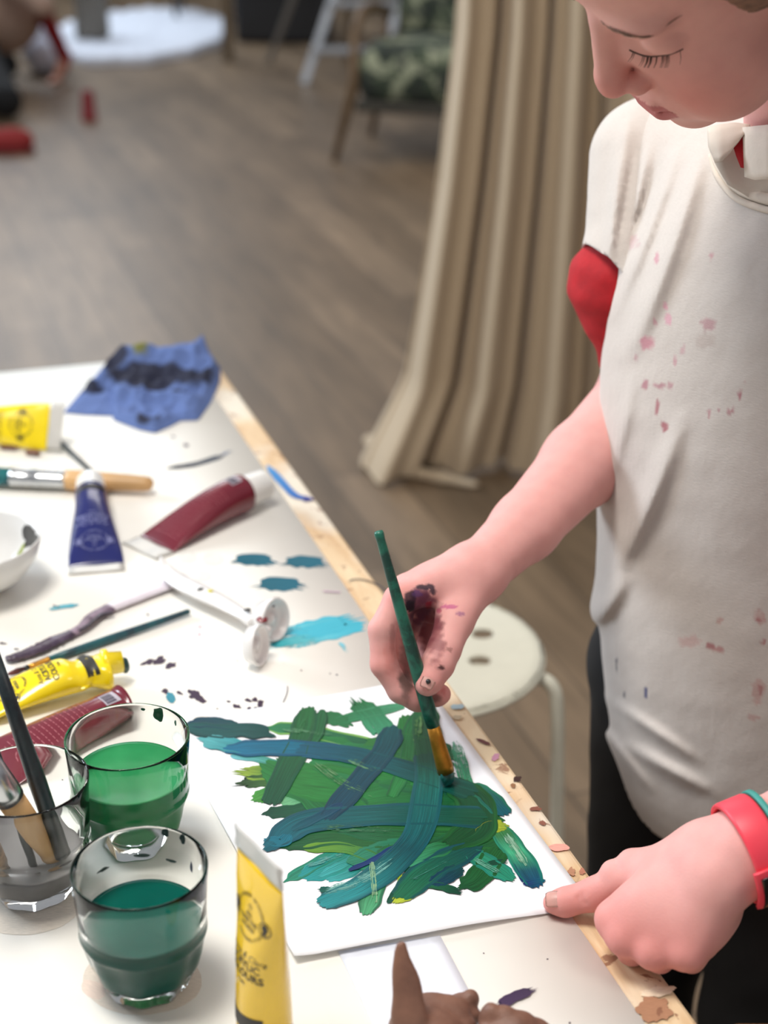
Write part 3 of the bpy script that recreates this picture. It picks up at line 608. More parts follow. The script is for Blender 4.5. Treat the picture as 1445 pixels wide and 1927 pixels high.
# ------------------------------------------------------------------ glasses
b = NB('clear_glass'); b.b.inputs['Transmission Weight'].default_value = 1.0; b.set(Roughness=0.0, IOR=1.31); b.b.inputs['Base Color'].default_value = (0.965, 0.985, 0.975, 1); glass = b.m
def liquid(name, rgb, rgb2):
    b = NB(name); b.l(b.ramp(b.noise(18, 3, 0.5, b.coord()), [(0.35, lin(rgb)), (0.65, lin(rgb2))]), b.b.inputs['Base Color']); b.set(Roughness=0.25); b.b.inputs['Specular IOR Level'].default_value = 0.08; return b.m
def tumbler(u, v, H, R, label, fill, lm, rot=0.0, marks=()):
    pr_ = P(u, v, CZ+H); t = root('drinking_glass', label, 'glass', (pr_.x, pr_.y, CZ+0.0003), group=None); t.rotation_euler = (0, 0, rot)
    def facet(a, zz):                                # nine flat panels on the lower half
        n = 9; w_ = ssm(H*0.50, H*0.40, zz); s_ = (a*n/(2*math.pi)) % 1-0.5
        return 1-w_*0.045*(1-math.cos(s_*2*math.pi)*1.0)*0.6
    out = [(0.0, R*0.60), (0.0015, R*0.64), (0.004, R*0.665), (0.010, R*0.73), (0.018, R*0.82), (0.028, R*0.885), (0.036, R*0.92), (0.040, R*0.945), (0.0415, R*0.955), (0.043, R*0.94), (0.047, R*0.935), (0.049, R*0.95), (0.052, R*0.945), (0.065, R*0.965), (0.078, R*0.985), (H-0.0015, R*0.998), (H-0.0003, R*0.992)]
    inn = [(H, R*0.975), (H-0.0015, R*0.955), (0.065, R*0.915), (0.050, R*0.895), (0.036, R*0.865), (0.022, R*0.79), (0.013, R*0.69), (0.0095, R*0.50), (0.009, 0.0)]
    bm = bmesh.new(); N = 72; rings = []
    for i, (zz, r_) in enumerate(out+inn):
        isout = i < len(out)
        if r_ == 0: break
        rings.append([bm.verts.new((r_*(facet(2*math.pi*k/N, zz) if isout else 1)*math.cos(2*math.pi*k/N), r_*(facet(2*math.pi*k/N, zz) if isout else 1)*math.sin(2*math.pi*k/N), zz)) for k in range(N)])
    for a, b_ in zip(rings, rings[1:]):
        for k in range(N): bm.faces.new((a[k], a[(k+1) % N], b_[(k+1) % N], b_[k]))
    c0 = bm.verts.new((0, 0, 0.0025)); c1 = bm.verts.new((0, 0, 0.009))
    for k in range(N): bm.faces.new((c0, rings[0][(k+1) % N], rings[0][k])); bm.faces.new((c1, rings[-1][k], rings[-1][(k+1) % N]))
    obj('glass_body', bm, glass, t)
    def ri(zz):
        pts = sorted([(a, r_) for a, r_ in inn]); 
        for (a, r_), (c, s_) in zip(pts, pts[1:]):
            if a <= zz <= c: return r_+(s_-r_)*(zz-a)/(c-a+1e-9)
        return pts[-1][1]
    bm = bmesh.new(); prof = [(0.0086, 0.0), (0.0088, R*0.49)]+[(zz, ri(zz)+0.0003) for zz in np.linspace(0.0100, fill-0.0006, 12)]+[(fill+0.0005, ri(fill)+0.0002), (fill, ri(fill)-0.0022), (fill-0.0002, 0.0)]
    lathe(bm, prof, 64, 'z', close=False); bmesh.ops.remove_doubles(bm, verts=bm.verts, dist=1e-6); obj('paint_water', bm, lm, t)
    for (a, zz, s1, s2, rgb) in marks:               # paint drips stuck to the glass wall
        bm = bmesh.new(); n = 18; c = bm.verts.new((math.cos(a)*(ri(zz)-0.0006), math.sin(a)*(ri(zz)-0.0006), zz)); vs = []
        for k in range(n):
            th = 2*math.pi*k/n; rr = 1+0.45*mnoise.noise(Vector((math.cos(th)*1.5, math.sin(th)*1.5, a*7)))
            z2 = min(H-0.0006, zz+s2*rr*math.sin(th)); a2 = a+s1*rr*math.cos(th)/R; vs.append(bm.verts.new((math.cos(a2)*(ri(z2)-0.0003), math.sin(a2)*(ri(z2)-0.0003), z2)))
        for k in range(n): bm.faces.new((c, vs[k], vs[(k+1) % n]))
        bmesh.ops.solidify(bm, geom=bm.faces[:], thickness=0.0003)
        obj('paint_smear', bm, plastic('smear_%d_%d_%d' % rgb, rgb, 0.3), t)
    return t
tumbler(239, 1384, 0.086, 0.0418, 'glass of light green paint water behind the teal one', 0.056, liquid('green_paint_water', (30, 122, 70), (54, 146, 90)), marks=((1.15, 0.080, 0.005, 0.005, (8, 70, 40)), (0.75, 0.079, 0.0015, 0.002, (60, 110, 90)), (1.45, 0.082, 0.002, 0.001, (10, 74, 50)), (-0.1, 0.068, 0.001, 0.003, (40, 70, 60))))
tumbler(262, 1630, 0.086, 0.0403, 'glass of dark teal paint water standing nearest the camera', 0.048, liquid('teal_paint_water', (0, 74, 64), (2, 88, 76)), rot=0.2, marks=((1.30-0.2, 0.083, 0.0028, 0.003, (6, 40, 36)), (0.98-0.2, 0.082, 0.0028, 0.003, (6, 38, 34)), (0.55, 0.066, 0.0014, 0.004, (70, 80, 100)), (2.2, 0.064, 0.005, 0.0012, (60, 80, 74)), (1.5, 0.066, 0.006, 0.0014, (58, 80, 74)), (1.0, 0.064, 0.004, 0.0012, (58, 80, 74))))
g3 = tumbler(45, 1466, 0.086, 0.0412, 'glass with grey rinse water holding upside-down brushes at the left edge', 0.028, liquid('grey_rinse_water', (104, 102, 104), (134, 132, 132)), rot=0.4)
gc = Vector((g3.location.x, g3.location.y, CZ))
def inglass(dx_, dy_, h, u, v, dep_): return gc+Vector((dx_, dy_, h)), D(u, v, dep_)
# brushes standing in the left glass
grp = None
for (dx_, dy_, h, u, v, dd, lab, kind) in ((0.024, -0.012, 0.032, -30, 1180, 0.94, 'thick dark-handled brush leaning in the left glass, nearest the green glass', 'dark'), (0.006, -0.014, 0.02, -50, 1300, 0.93, 'thin dark-handled brush leaning in the left glass beside the wooden one', 'thin'), (0.022, -0.004, 0.0125, -55, 1400, 0.93, 'wooden-handled brush leaning in the left glass in grey water', 'wood'), (-0.014, -0.012, 0.013, -75, 1480, 0.93, 'second wooden-handled brush low in the left glass at the frame edge', 'wood2')):
    q0, q1 = inglass(dx_, dy_, h, u, v, dd); L = (q1-q0).length
    if kind == 'dark': parts = [('handle', dark_handle, [(0, .0035), (0.003, .0052), (L*0.35, .0058), (L*0.6, .0048), (L*0.9, .004)], 1), ('ferrule', silver, [(L*0.9, .004), (L, .0045)], 1)]
    elif kind == 'thin': parts = [('handle', dark_handle, [(0, .0016), (0.003, .0024), (L*0.5, .0036), (L*0.9, .003)], 1), ('ferrule', silver, [(L*0.9, .003), (L, .003)], 1)]
    else: parts = [('handle', handle_wood if kind == 'wood' else dirty('stained_wood_handle', (120, 96, 70), (176, 138, 96), 50), [(0, .002), (0.003, .0046), (0.03, .0062), (0.06, .0082), (0.085, .0088)], 1), ('ferrule', silver, [(0.083, .0096), (0.088, .0100), (L*0.93, .0098)], 1), ('bristles', dirty('dark_bristles', (40, 40, 46), (70, 66, 66)), [(L*0.93, .0095), (L+0.01, .008), (L+0.03, .002)], 0.8)]
    brush(q0, q1, lab, parts)
# ------------------------------------------------------------------ white bowl at the left edge
pr_ = P(-60, 1014, CZ+0.05); Rb = (P(68, 1022, CZ+0.05)-pr_).length; print('bowl R', Rb)
bw = root('bowl', 'white bowl smeared with black, purple and green paint at the left edge', 'bowl', (pr_.x, pr_.y, CZ+0.0003))
bm = bmesh.new(); wob = lambda a, p: 1+0.015*math.sin(a*5+1)+0.01*math.sin(a*9)
lathe(bm, [(0, 0.0), (0, Rb*0.42), (0.003, Rb*0.47), (0.015, Rb*0.76), (0.03, Rb*0.92), (0.049, Rb), (0.05, Rb*0.985), (0.048, Rb*0.965), (0.03, Rb*0.88), (0.016, Rb*0.72), (0.006, Rb*0.42), (0.0045, 0)], 56, 'z', False, wob)
bmesh.ops.remove_doubles(bm, verts=bm.verts, dist=1e-5)
obj('bowl_body', bm, simple('white_glazed_clay', (228, 228, 226), 0.3, 0.02, 20, 0.3, 30, Coat_Weight=0.3), bw)
def bowlmark(a0, a1, z0, z1, rgb, nm, outer=False):
    bm = bmesh.new(); n = 16; m = 5; R = random.Random(int(a0*50)); g = []
    def rin(zz): return np.interp(zz, [0.006, 0.016, 0.03, 0.048], [Rb*.42, Rb*.72, Rb*.88, Rb*.965])-0.0005
    for i in range(n+1):
        a = a0+(a1-a0)*i/n; tp = math.sin(math.pi*i/n)**0.5; j0 = (z0+z1)/2-(z1-z0)/2*tp*(1+R.uniform(-.5, .5)); j1 = (z0+z1)/2+(z1-z0)/2*tp*(1+R.uniform(-.15, .15)); j1 = min(j1, 0.0478); row = []
        for k in range(m+1):
            zz = j0+(j1-j0)*k/m; r_ = rin(zz)*wob(a, 0); row.append(bm.verts.new((r_*math.cos(a), r_*math.sin(a), zz)))
        g.append(row)
    for i in range(n):
        for k in range(m): bm.faces.new((g[i][k], g[i+1][k], g[i+1][k+1], g[i][k+1]))
    obj('paint_smear', bm, plastic(nm, rgb, 0.3), bw)
bowlmark(0.30, 0.85, 0.030, 0.0478, (30, 32, 34), 'black_smear'); bowlmark(-0.35, 0.40, 0.036, 0.0478, (34, 36, 34), 'black_smear'); bowlmark(-0.15, 0.30, 0.034, 0.040, (150, 166, 60), 'lime_smear'); bowlmark(0.62, 0.74, 0.012, 0.030, (176, 190, 80), 'lime_smear'); bowlmark(-1.2, -0.2, 0.018, 0.034, (92, 80, 116), 'purple_smear')
# ------------------------------------------------------------------ white plastic utensil (two round cups on a tapered handle)
ut = root('plastic_utensil', 'white plastic utensil with tapered handle and two round cups, spotted with paint', 'utensil', P(420, 1120, CZ))
up_ = plastic('white_utensil_plastic', (234, 232, 230), 0.25, 0.4)
zs = lambda u, v, h: P(u, v, CZ+h)
bm = bmesh.new(); path = bez([zs(302, 1047, 0.020), zs(312, 1070, 0.014), zs(335, 1092, 0.012), zs(375, 1113, 0.013), zs(420, 1135, 0.014), zs(455, 1155, 0.016), zs(482, 1172, 0.018)], 30)
wd = [0.0005, 0.006, 0.0100, 0.0118, 0.0112, 0.0092, 0.007, 0.007]; rings = []; n = 14
for i, p in enumerate(path):
    d = (path[min(i+1, 30)]-path[max(i-1, 0)]).normalized(); sd = Vector((-d.y, d.x, 0)).normalized(); nn = d.cross(sd); ww = float(np.interp(i/30*7, range(8), wd)); th_ = ww*(0.35 if i < 24 else 0.35+0.1*(i-24))
    rings.append([bm.verts.new(p+sd*(ww*math.cos(2*math.pi*k/n))+nn*(th_*math.sin(2*math.pi*k/n))) for k in range(n)])
for a, b_ in zip(rings, rings[1:]):
    for k in range(n): bm.faces.new((a[k], a[(k+1) % n], b_[(k+1) % n], b_[k]))
bm.faces.new(rings[0]); bm.faces.new(rings[-1][::-1]); kid('handle', bm, up_, ut)
def cup(u, v, h, R_, axis, dpt):
    c = zs(u, v, h); a = Vector(axis).normalized(); bm = bmesh.new()
    lathe(bm, [(-dpt, 0), (-dpt, R_*0.55), (-dpt*0.8, R_*0.85), (-dpt*0.2, R_*0.97), (0, R_), (0.0008, R_*0.98), (0.0004, R_*0.9), (-dpt*0.25, R_*0.78), (-dpt*0.35, R_*0.3), (-dpt*0.15, R_*0.25), (-dpt*0.1, 0)], 40, 'x', False)
    bmesh.ops.remove_doubles(bm, verts=bm.verts, dist=1e-6); bm.transform(aim(c, c+a)); kid('round_cup', bm, up_, ut); return c
c1_ = cup(519, 1166, 0.0195, 0.0190, (0.80, -0.50, 0.18), 0.017); c2_ = cup(490, 1214, 0.0185, 0.0180, (0.93, -0.30, 0.12), 0.012)
bm = bmesh.new(); tube(bm, bez([zs(478, 1168, .017), zs(492, 1180, .016), zs(500, 1190, .016)], 8), 0.006, 12); kid('hub', bm, up_, ut)
for (u, v, h, r_, rgb, nm) in ((493, 1166, .026, .0045, (120, 20, 34), 'crimson_smear'), (466, 1148, .0245, .003, (34, 34, 40), 'black_smear'), (377, 1109, .017, .0028, (34, 34, 40), 'black_smear'), (396, 1112, .0175, .0026, (236, 228, 96), 'pale_yellow_smear'), (520, 1127, .0315, .0028, (70, 24, 40), 'plum_smear'), (472, 1204, .018, .0055, (30, 30, 34), 'black_smear'), (478, 1182, .0235, .003, (220, 160, 60), 'orange_smear'), (513, 1140, .028, .002, (30, 30, 34), 'black_smear')):
    bm = bmesh.new(); bmesh.ops.create_icosphere(bm, subdivisions=3, radius=r_)
    for vv in bm.verts: vv.co *= (1+0.35*mnoise.noise(vv.co*400+Vector((u, v, 0)))); vv.co.z *= 0.45
    bm.transform(Matrix.Translation(zs(u, v, h))); kid('paint_smear', bm, plastic(nm, rgb, 0.3), ut)
# ------------------------------------------------------------------ white spatula with purple painted end
sp = root('plastic_spatula', 'bent white plastic stick with its lower end coated in purple-black paint', 'spatula', P(250, 1140, CZ))
def strip(name, pts, widths, mat, h0, th_=0.0022, parent=None, bumpy=0.0):
    path = bez([P(u, v, CZ+h0) for u, v in pts], 40); bm = bmesh.new(); rings = []; n = 12
    for i, p in enumerate(path):
        d = (path[min(i+1, 40)]-path[max(i-1, 0)]).normalized(); sd = Vector((-d.y, d.x, 0)); ww = float(np.interp(i/40*(len(widths)-1), range(len(widths)), widths))
        ring = []
        for k in range(n):
            a = 2*math.pi*k/n; o_ = 1+bumpy*mnoise.noise(Vector((i*0.5, k*0.8, 4)))
            ring.append(bm.verts.new(p+sd*(ww*o_*math.cos(a))+Vector((0, 0, th_+th_*o_*math.sin(a)))))
        rings.append(ring)
    for a, b_ in zip(rings, rings[1:]):
        for k in range(n): bm.faces.new((a[k], a[(k+1) % n], b_[(k+1) % n], b_[k]))
    bm.faces.new(rings[0]); bm.faces.new(rings[-1][::-1]); return kid(name, bm, mat, parent)
strip('blade', [(350, 1090), (300, 1108), (250, 1128), (205, 1150)], [.0115, .0118, .0110, .0070], plastic('lilac_white_plastic', (222, 214, 222), 0.3), 0.001, 0.0025, sp)
strip('neck', [(208, 1149), (175, 1165), (155, 1185), (135, 1198)], [.0072, .0056, .0048, .0052], dirty('purple_smeared_plastic', (150, 130, 148), (86, 66, 84), 70), 0.001, 0.0027, sp, 0.2)
strip('painted_end', [(138, 1196), (105, 1210), (70, 1227), (35, 1240), (12, 1246)], [.0048, .0078, .0074, .0056, .0036], dirty('purple_black_paint', (66, 52, 70), (96, 82, 104), 60, 0.3), 0.001, 0.0026, sp, 0.35)
strip('paint_smear', [(212, 1155), (190, 1160), (168, 1178), (150, 1190)], [.0014, .0022, .0018, .0012], plastic('purple_black_smear', (56, 46, 62)), 0.004, 0.0014, sp, 0.4)
# ------------------------------------------------------------------ blue cloth
outl = [(120, 778), (150, 742), (186, 704), (215, 686), (300, 676), (394, 666), (414, 694), (414, 718), (396, 760), (373, 792), (340, 793), (322, 803), (292, 816), (262, 810), (215, 792), (212, 784), (160, 782)]
cm = sum((P(u, v) for u, v in outl), Vector())/len(outl)
b = NB('blue_cloth'); a = b.attr('Col'); vec = b.coord(); wv = b.noise(900, 2, 0.5, vec)
b.l(b.mix(0.25, a.outputs['Color'], b.ramp(wv, [(0.3, BW(0.6)), (0.7, BW(1.2))]), 'MULTIPLY'), b.b.inputs['Base Color']); b.set(Roughness=0.9); b.bump(wv, 0.2, 0.0006); blue_m = b.m
op = [P(u, v) for u, v in outl]; vs, cs, fs = [], [], []; NR, NA = 46, 120
def oat(t):
    t = t % 1*len(op); k = int(t) % len(op); f_ = t-int(t); return op[k].lerp(op[(k+1) % len(op)], f_)
lb, ld, lyv = lin((92, 114, 168)), lin((34, 38, 60)), lin((120, 122, 50))
def pix(w_):
    q_ = w_-CAMV; zz = q_.dot(_fw); return 722.5+FPX*q_.dot(_r2)/zz, 963.5-FPX*q_.dot(_u2)/zz
for i in range(NR+1):
    for k in range(NA):
        s_ = i/NR; p = cm.lerp(oat(k/NA), s_); u, v = pix(Vector((p.x, p.y, T)))
        edge = ssm(1.0, 0.86, s_)
        back = ssm(775, 700, v+0.02*u)*ssm(150, 230, u)
        rid = 1-abs(mnoise.noise(Vector((u*0.011, v*0.03, 2.2)))*2.2); rid2 = 1-abs(mnoise.noise(Vector((u*0.03+v*0.02, v*0.05, 7)))*2)
        bowl_ = math.exp(-((u-300)/80)**2-((v-725)/16)**2)
        h = 0.001+edge*(0.003+0.013*back+0.011*max(rid, 0)**1.5+0.007*max(rid2, 0)**2-0.018*bowl_)
        h = max(h, 0.0008)*(0.35 if (u < 215 and v > 740) else 1)
        if i == NR: h = 0.0005
        vs.append((p.x, p.y, CZ+h))
        dk = max(math.exp(-((u-310)/100)**2-((v-728)/20)**2)*1.5, math.exp(-((u-215)/32)**2-((v-700)/22)**2)*1.1, math.exp(-((u-172)/24)**2-((v-742)/7)**2)*1.3, math.exp(-((u-280)/22)**2-((v-800)/9)**2)*1.3, 0.8*math.exp(-((u-340)/40)**2-((v-755)/6)**2))
        dk = ssm(0.45, 0.62, dk+0.35*mnoise.noise(Vector((u*0.022, v*0.05, 1)))); ye_ = ssm(0.45, 0.6, math.exp(-((u-265)/18)**2-((v-692)/13)**2)+0.3*mnoise.noise(Vector((u*.08, v*.1, 5))))
        c = [lb[j]*(1-dk)+ld[j]*dk for j in range(3)]; c = [c[j]*(1-ye_)+lyv[j]*ye_ for j in range(3)]; cs.append((*c, 1))
for i in range(NR):
    for k in range(NA): a_ = i*NA+k; b__ = i*NA+(k+1) % NA; fs.append((a_, a_+NA, b__+NA, b__))
o = pymesh('cleaning_cloth', vs, fs, blue_m, None, cs); md = o.modifiers.new('thickness', 'SOLIDIFY'); md.thickness = 0.0008
tag(o, 'crumpled blue cleaning cloth stained black at the far table corner', 'cloth')
# ------------------------------------------------------------------ clay
b = NB('brown_clay'); vec = b.coord(); f = b.noise(40, 5, 0.6, vec)
b.l(b.ramp(f, [(0.3, lin((108, 74, 60))), (0.7, lin((138, 98, 80)))]), b.b.inputs['Base Color']); b.set(Roughness=0.55); b.bump(b.noise(70, 5, 0.65, vec), 0.5, 0.002); clay = b.m
def lump(name, elems, label, cat, vox=0.0016, jitter=0.0015):
    bm = bmesh.new()
    for (c, rad, R_) in elems:
        r_ = bmesh.ops.create_icosphere(bm, subdivisions=4, radius=1.0); Mx = Matrix.Translation(c) @ (R_ or Matrix.Identity(4)) @ Matrix.Diagonal((*rad, 1)); bmesh.ops.transform(bm, matrix=Mx, verts=r_['verts'])
    for v in bm.verts: v.co += Vector((mnoise.noise(v.co*45), mnoise.noise(v.co*45+Vector((5, 5, 5))), mnoise.noise(v.co*45+Vector((9, 1, 7)))))*jitter*2
    for v in bm.verts: v.co.z = max(v.co.z, CZ+0.0004)
    o = obj(name, bm, clay); md = o.modifiers.new('r', 'REMESH'); md.mode = 'VOXEL'; md.voxel_size = vox; md.use_smooth_shade = True; s_ = o.modifiers.new('s', 'SMOOTH'); s_.iterations = 3; s_.factor = 0.5
    return tag(o, label, cat)
base1 = P(785, 1935, CZ); tipc = P(752, 1782, CZ+0.062)
def spike(p0, p1, r0, r1, n=9): return [(p0.lerp(p1, i/n), ((r0+(r1-r0)*(i/n))*1.0, (r0+(r1-r0)*(i/n))*0.75, (r0+(r1-r0)*i/n)*1.1), None) for i in range(n+1)]
el = spike(P(776, 1925, CZ+0.02), tipc, 0.0120, 0.0036, 14)
el += [(P(800, 1940, CZ+0.012), (0.022, 0.018, 0.013), None), (P(830, 1905, CZ+0.012), (0.018, 0.013, 0.008), None), (P(815, 1893, CZ+0.014), (0.013, 0.010, 0.006), None), (P(868, 1890, CZ+0.009), (0.010, 0.008, 0.006), None), (P(885, 1882, CZ+0.012), (0.006, 0.005, 0.006), None), (P(872, 1912, CZ+0.006), (0.012, 0.006, 0.006), None), (P(850, 1935, CZ+0.008), (0.016, 0.012, 0.008), None)]
lump('clay_figure', el, 'brown clay figure with one tall pointed spike at the bottom edge', 'clay figure')
el = [(P(922, 1924, CZ+0.014), (0.006, 0.008, 0.014), None), (P(942, 1922, CZ+0.016), (0.010, 0.008, 0.010), None), (P(960, 1944, CZ+0.012), (0.018, 0.014, 0.012), None), (P(990, 1948, CZ+0.008), (0.018, 0.012, 0.009), None), (P(1012, 1958, CZ+0.006), (0.016, 0.010, 0.007), None)]
lump('clay_lump', el, 'brown clay lump with a pinched fold, right of the spiked clay figure', 'clay')
for (u, v, rx, lab) in ((20, 840, 0.011, 'small dark clay crumb showing under the yellow tube, further left'), (60, 852, 0.008, 'tiny flat clay crumb below the yellow tube, nearer its clear end')):
    lump('clay_crumb', [(P(u, v, CZ+0.003), (rx, rx*0.6, 0.0032), None), (P(u+8, v+2, CZ+0.003), (rx*.6, rx*0.5, 0.003), None)], lab, 'clay', 0.0012, 0.001)
# ------------------------------------------------------------------ sparse signed-distance surfaces
def V3(p): return np.array([p[0], p[1], p[2]], dtype=np.float64)
class SDF:
    def __init__(s): s.p = []
    def cone(s, a, b, ra, rb, k=0.006, sub=False):
        a, b = V3(a), V3(b); s.p.append(('c', a, b, ra, rb, k, sub, (a+b)/2, np.linalg.norm(b-a)/2+max(ra, rb))); return s
    def ell(s, c, rad, R=None, k=0.01, sub=False):
        c = V3(c); R = np.eye(3) if R is None else np.array(R, dtype=np.float64); s.p.append(('e', c, np.array(rad, dtype=np.float64), R, None, k, sub, c, max(rad))); return s
    def chain(s, pts, rs, k=0.006, kk=None):
        for i in range(len(pts)-1): s.cone(pts[i], pts[i+1], rs[i], rs[i+1], k if i == 0 else (kk or k))
        return s
    def d1(s, q, X):
        if q[0] == 'c':
            a, b, ra, rb = q[1:5]; ab = b-a; L2 = ab@ab+1e-12; h = np.clip(((X-a)@ab)/L2, 0, 1)
            return np.sqrt((((X-a)-h[:, None]*ab)**2).sum(1))-(ra+(rb-ra)*h)
        c, r, R = q[1:4]; Y = (X-c)@R
        k0 = np.sqrt(((Y/r)**2).sum(1)); k1 = np.sqrt(((Y/(r*r))**2).sum(1))+1e-9
        return k0*(k0-1)/k1
    def ev(s, X, prims=None):
        d = np.full(len(X), 0.3)
        for q in (s.p if prims is None else prims):
            e = s.d1(q, X); k = q[5]
            if q[6]:
                h = np.clip(0.5-0.5*(d+e)/k, 0, 1); d = d*(1-h)+(-e)*h+k*h*(1-h)
            else:
                h = np.clip(0.5+0.5*(e-d)/k, 0, 1); d = e*(1-h)+d*h-k*h*(1-h)
        if s.post is not None: d = s.post(X, d)
        return d
    post = None
def nets(sdf, vox, n=14):
    lo = np.min([q[7]-q[8] for q in sdf.p], axis=0)-0.02; hi = np.max([q[7]+q[8] for q in sdf.p], axis=0)+0.02
    B = vox*n; nb = np.ceil((hi-lo)/B).astype(int)
    I = np.stack(np.meshgrid(*[np.arange(k) for k in nb], indexing='ij'), -1).reshape(-1, 3)
    C = lo+(I+0.5)*B; hd = B*0.87; keep = []
    for s0 in range(0, len(C), 60000): 
        dd = sdf.ev(C[s0:s0+60000]); keep.append(np.abs(dd) < hd*1.5+0.008)
    keep = np.concatenate(keep); I = I[keep]; C = C[keep]
    g = np.stack(np.meshgrid(*[np.arange(n+1)]*3, indexing='ij'), -1); gf = g.reshape(-1, 3)
    N = (nb*n+2).astype(np.int64); key = lambda ijk: (ijk[:, 0]*N[1]+ijk[:, 1])*N[2]+ijk[:, 2]
    VK, VP, Q = [], [], []
    for b_i, c in zip(I, C):
        pr = [q for q in sdf.p if np.linalg.norm(q[7]-c) < q[8]+hd+0.03+q[5]]
        if not pr: continue
        o_ = b_i*n; X = lo+(gf+o_)*vox; F = sdf.ev(X, pr).reshape(n+1, n+1, n+1)
        if F.min() > 0 or F.max() < 0: continue
        In = F < 0; acc = np.zeros((n, n, n, 3)); cnt = np.zeros((n, n, n))
        for ax in range(3):
            for da in (0, 1):
                for db in (0, 1):
                    sl0 = [slice(0, n)]*3; sl1 = [slice(0, n)]*3; oth = [a for a in range(3) if a != ax]
                    for a_, dd in zip(oth, (da, db)): sl0[a_] = slice(dd, n+dd); sl1[a_] = slice(dd, n+dd)
                    sl0[ax] = slice(0, n); sl1[ax] = slice(1, n+1)
                    f0, f1 = F[tuple(sl0)], F[tuple(sl1)]; cr = (f0 < 0) != (f1 < 0)
                    t = np.where(cr, f0/(f0-f1+1e-20), 0); off = np.zeros((n, n, n, 3)); off[..., ax] = t; off[..., oth[0]] = da; off[..., oth[1]] = db
                    acc += off*cr[..., None]; cnt += cr
        m = cnt > 0
        if not m.any(): continue
        ijk = np.argwhere(m); pos = lo+(ijk+o_+acc[m]/cnt[m][:, None])*vox
        VK.append(key((ijk+o_).astype(np.int64))); VP.append(pos)
        for ax in range(3):
            s0 = [slice(0, n)]*3; s1 = [slice(0, n)]*3; s1[ax] = slice(1, n+1)
            a_, b_ = In[tuple(s0)], In[tuple(s1)]
            for flip in (0, 1):
                e = np.argwhere((a_ & ~b_) if flip == 0 else (~a_ & b_))
                if not len(e): continue
                e = (e+o_).astype(np.int64); o1, o2 = [(1, 2), (2, 0), (0, 1)][ax]
                def sh(x, y): r = e.copy(); r[:, o1] -= x; r[:, o2] -= y; return key(r)
                q = np.stack([sh(1, 1), sh(0, 1), sh(0, 0), sh(1, 0)], 1)
                Q.append(q if flip == 0 else q[:, ::-1])
    VK = np.concatenate(VK); VP = np.concatenate(VP); Q = np.concatenate(Q)
    od = np.argsort(VK); VKs = VK[od]; ix = np.searchsorted(VKs, Q.ravel()); ix = np.clip(ix, 0, len(VKs)-1)
    ok = (VKs[ix] == Q.ravel()).reshape(-1, 4).all(1); F_ = od[ix].reshape(-1, 4)[ok]
    return VP, F_
def relax(Vt, F, it=2, lam=0.5):
    n = len(Vt)
    for _ in range(it):
        acc = np.zeros_like(Vt); cn = np.zeros(n)
        for a in range(4):
            b_ = (a+1) % 4; np.add.at(acc, F[:, a], Vt[F[:, b_]]); np.add.at(cn, F[:, a], 1); np.add.at(acc, F[:, b_], Vt[F[:, a]]); np.add.at(cn, F[:, b_], 1)
        Vt = Vt*(1-lam)+lam*acc/np.maximum(cn, 1)[:, None]
    return Vt
def npmesh(name, Vt, F, mat, parent=None, cols=None):
    me = bpy.data.meshes.new(name); me.vertices.add(len(Vt)); me.vertices.foreach_set('co', Vt.astype(np.float32).ravel())
    me.loops.add(F.size); me.loops.foreach_set('vertex_index', F.astype(np.int32).ravel()); me.polygons.add(len(F))
    me.polygons.foreach_set('loop_start', np.arange(0, F.size, F.shape[1], dtype=np.int32))
    try: me.polygons.foreach_set('loop_total', np.full(len(F), F.shape[1], dtype=np.int32))
    except Exception: pass
    me.update(calc_edges=True); me.validate()
    if cols is not None:
        a = me.color_attributes.new('Col', 'FLOAT_COLOR', 'POINT'); a.data.foreach_set('color', cols.astype(np.float32).ravel())
    return link(name, me, mat, parent)
def pixn(X):
    q = X-V3(CAMV); z = q@V3(_fw); return 722.5+FPX*(q@V3(_r2))/z, 963.5-FPX*(q@V3(_u2))/z, z
def nz(X, s, seed=0.0):                 # cheap smooth value noise from sines
    Y = X*s+seed; r = 0
    for i, (a, b_, c) in enumerate(((1.0, 1.7, 2.3), (-2.1, 1.3, 0.7), (1.9, -2.9, 1.1), (3.7, 2.2, -3.1), (-4.3, 3.9, 4.9))):
        r = r+np.sin(Y[:, 0]*a+Y[:, 1]*b_+Y[:, 2]*c+i*1.7+seed)/(1+i*0.5)
    return r/2.8
def rot3(y, p, r):
    Rz = np.array([[math.cos(y), -math.sin(y), 0], [math.sin(y), math.cos(y), 0], [0, 0, 1]]); Ry = np.array([[math.cos(p), 0, math.sin(p)], [0, 1, 0], [-math.sin(p), 0, math.cos(p)]]); Rx = np.array([[1, 0, 0], [0, math.cos(r), -math.sin(r)], [0, math.sin(r), math.cos(r)]])
    return Rz@Ry@Rx
# ------------------------------------------------------------------ the painter : head, arms, hands, torso as one surface
HS = 1.10
HR = rot3(math.radians(-169.05), math.radians(45.2), math.radians(-29.3)); HC = V3(CAMV)+(np.array([0.17836, 0.90449, 1.316])-V3(CAMV))*HS
H = lambda x, y, z: HC+HR@(np.array([x, y, z])*HS)
body = SDF()
Fv = np.array([-0.75, -0.66, 0]); Lv = np.array([0.66, -0.75, 0])
RS = D(1232, 315, 1.25); LS = RS+Vector(Lv)*0.27; NM = (V3(RS)+V3(LS))/2
RM = np.stack([Lv, Fv, np.array([0, 0, 1.])], 1)
el_R = D(1208, 742, 1.315); wr_R = D(900, 1076, 1.172)
def hd(c, r, k=0.01, sub=False, R=None): body.ell(H(*c), np.array(r)*HS, HR if R is None else HR@R, k, sub)
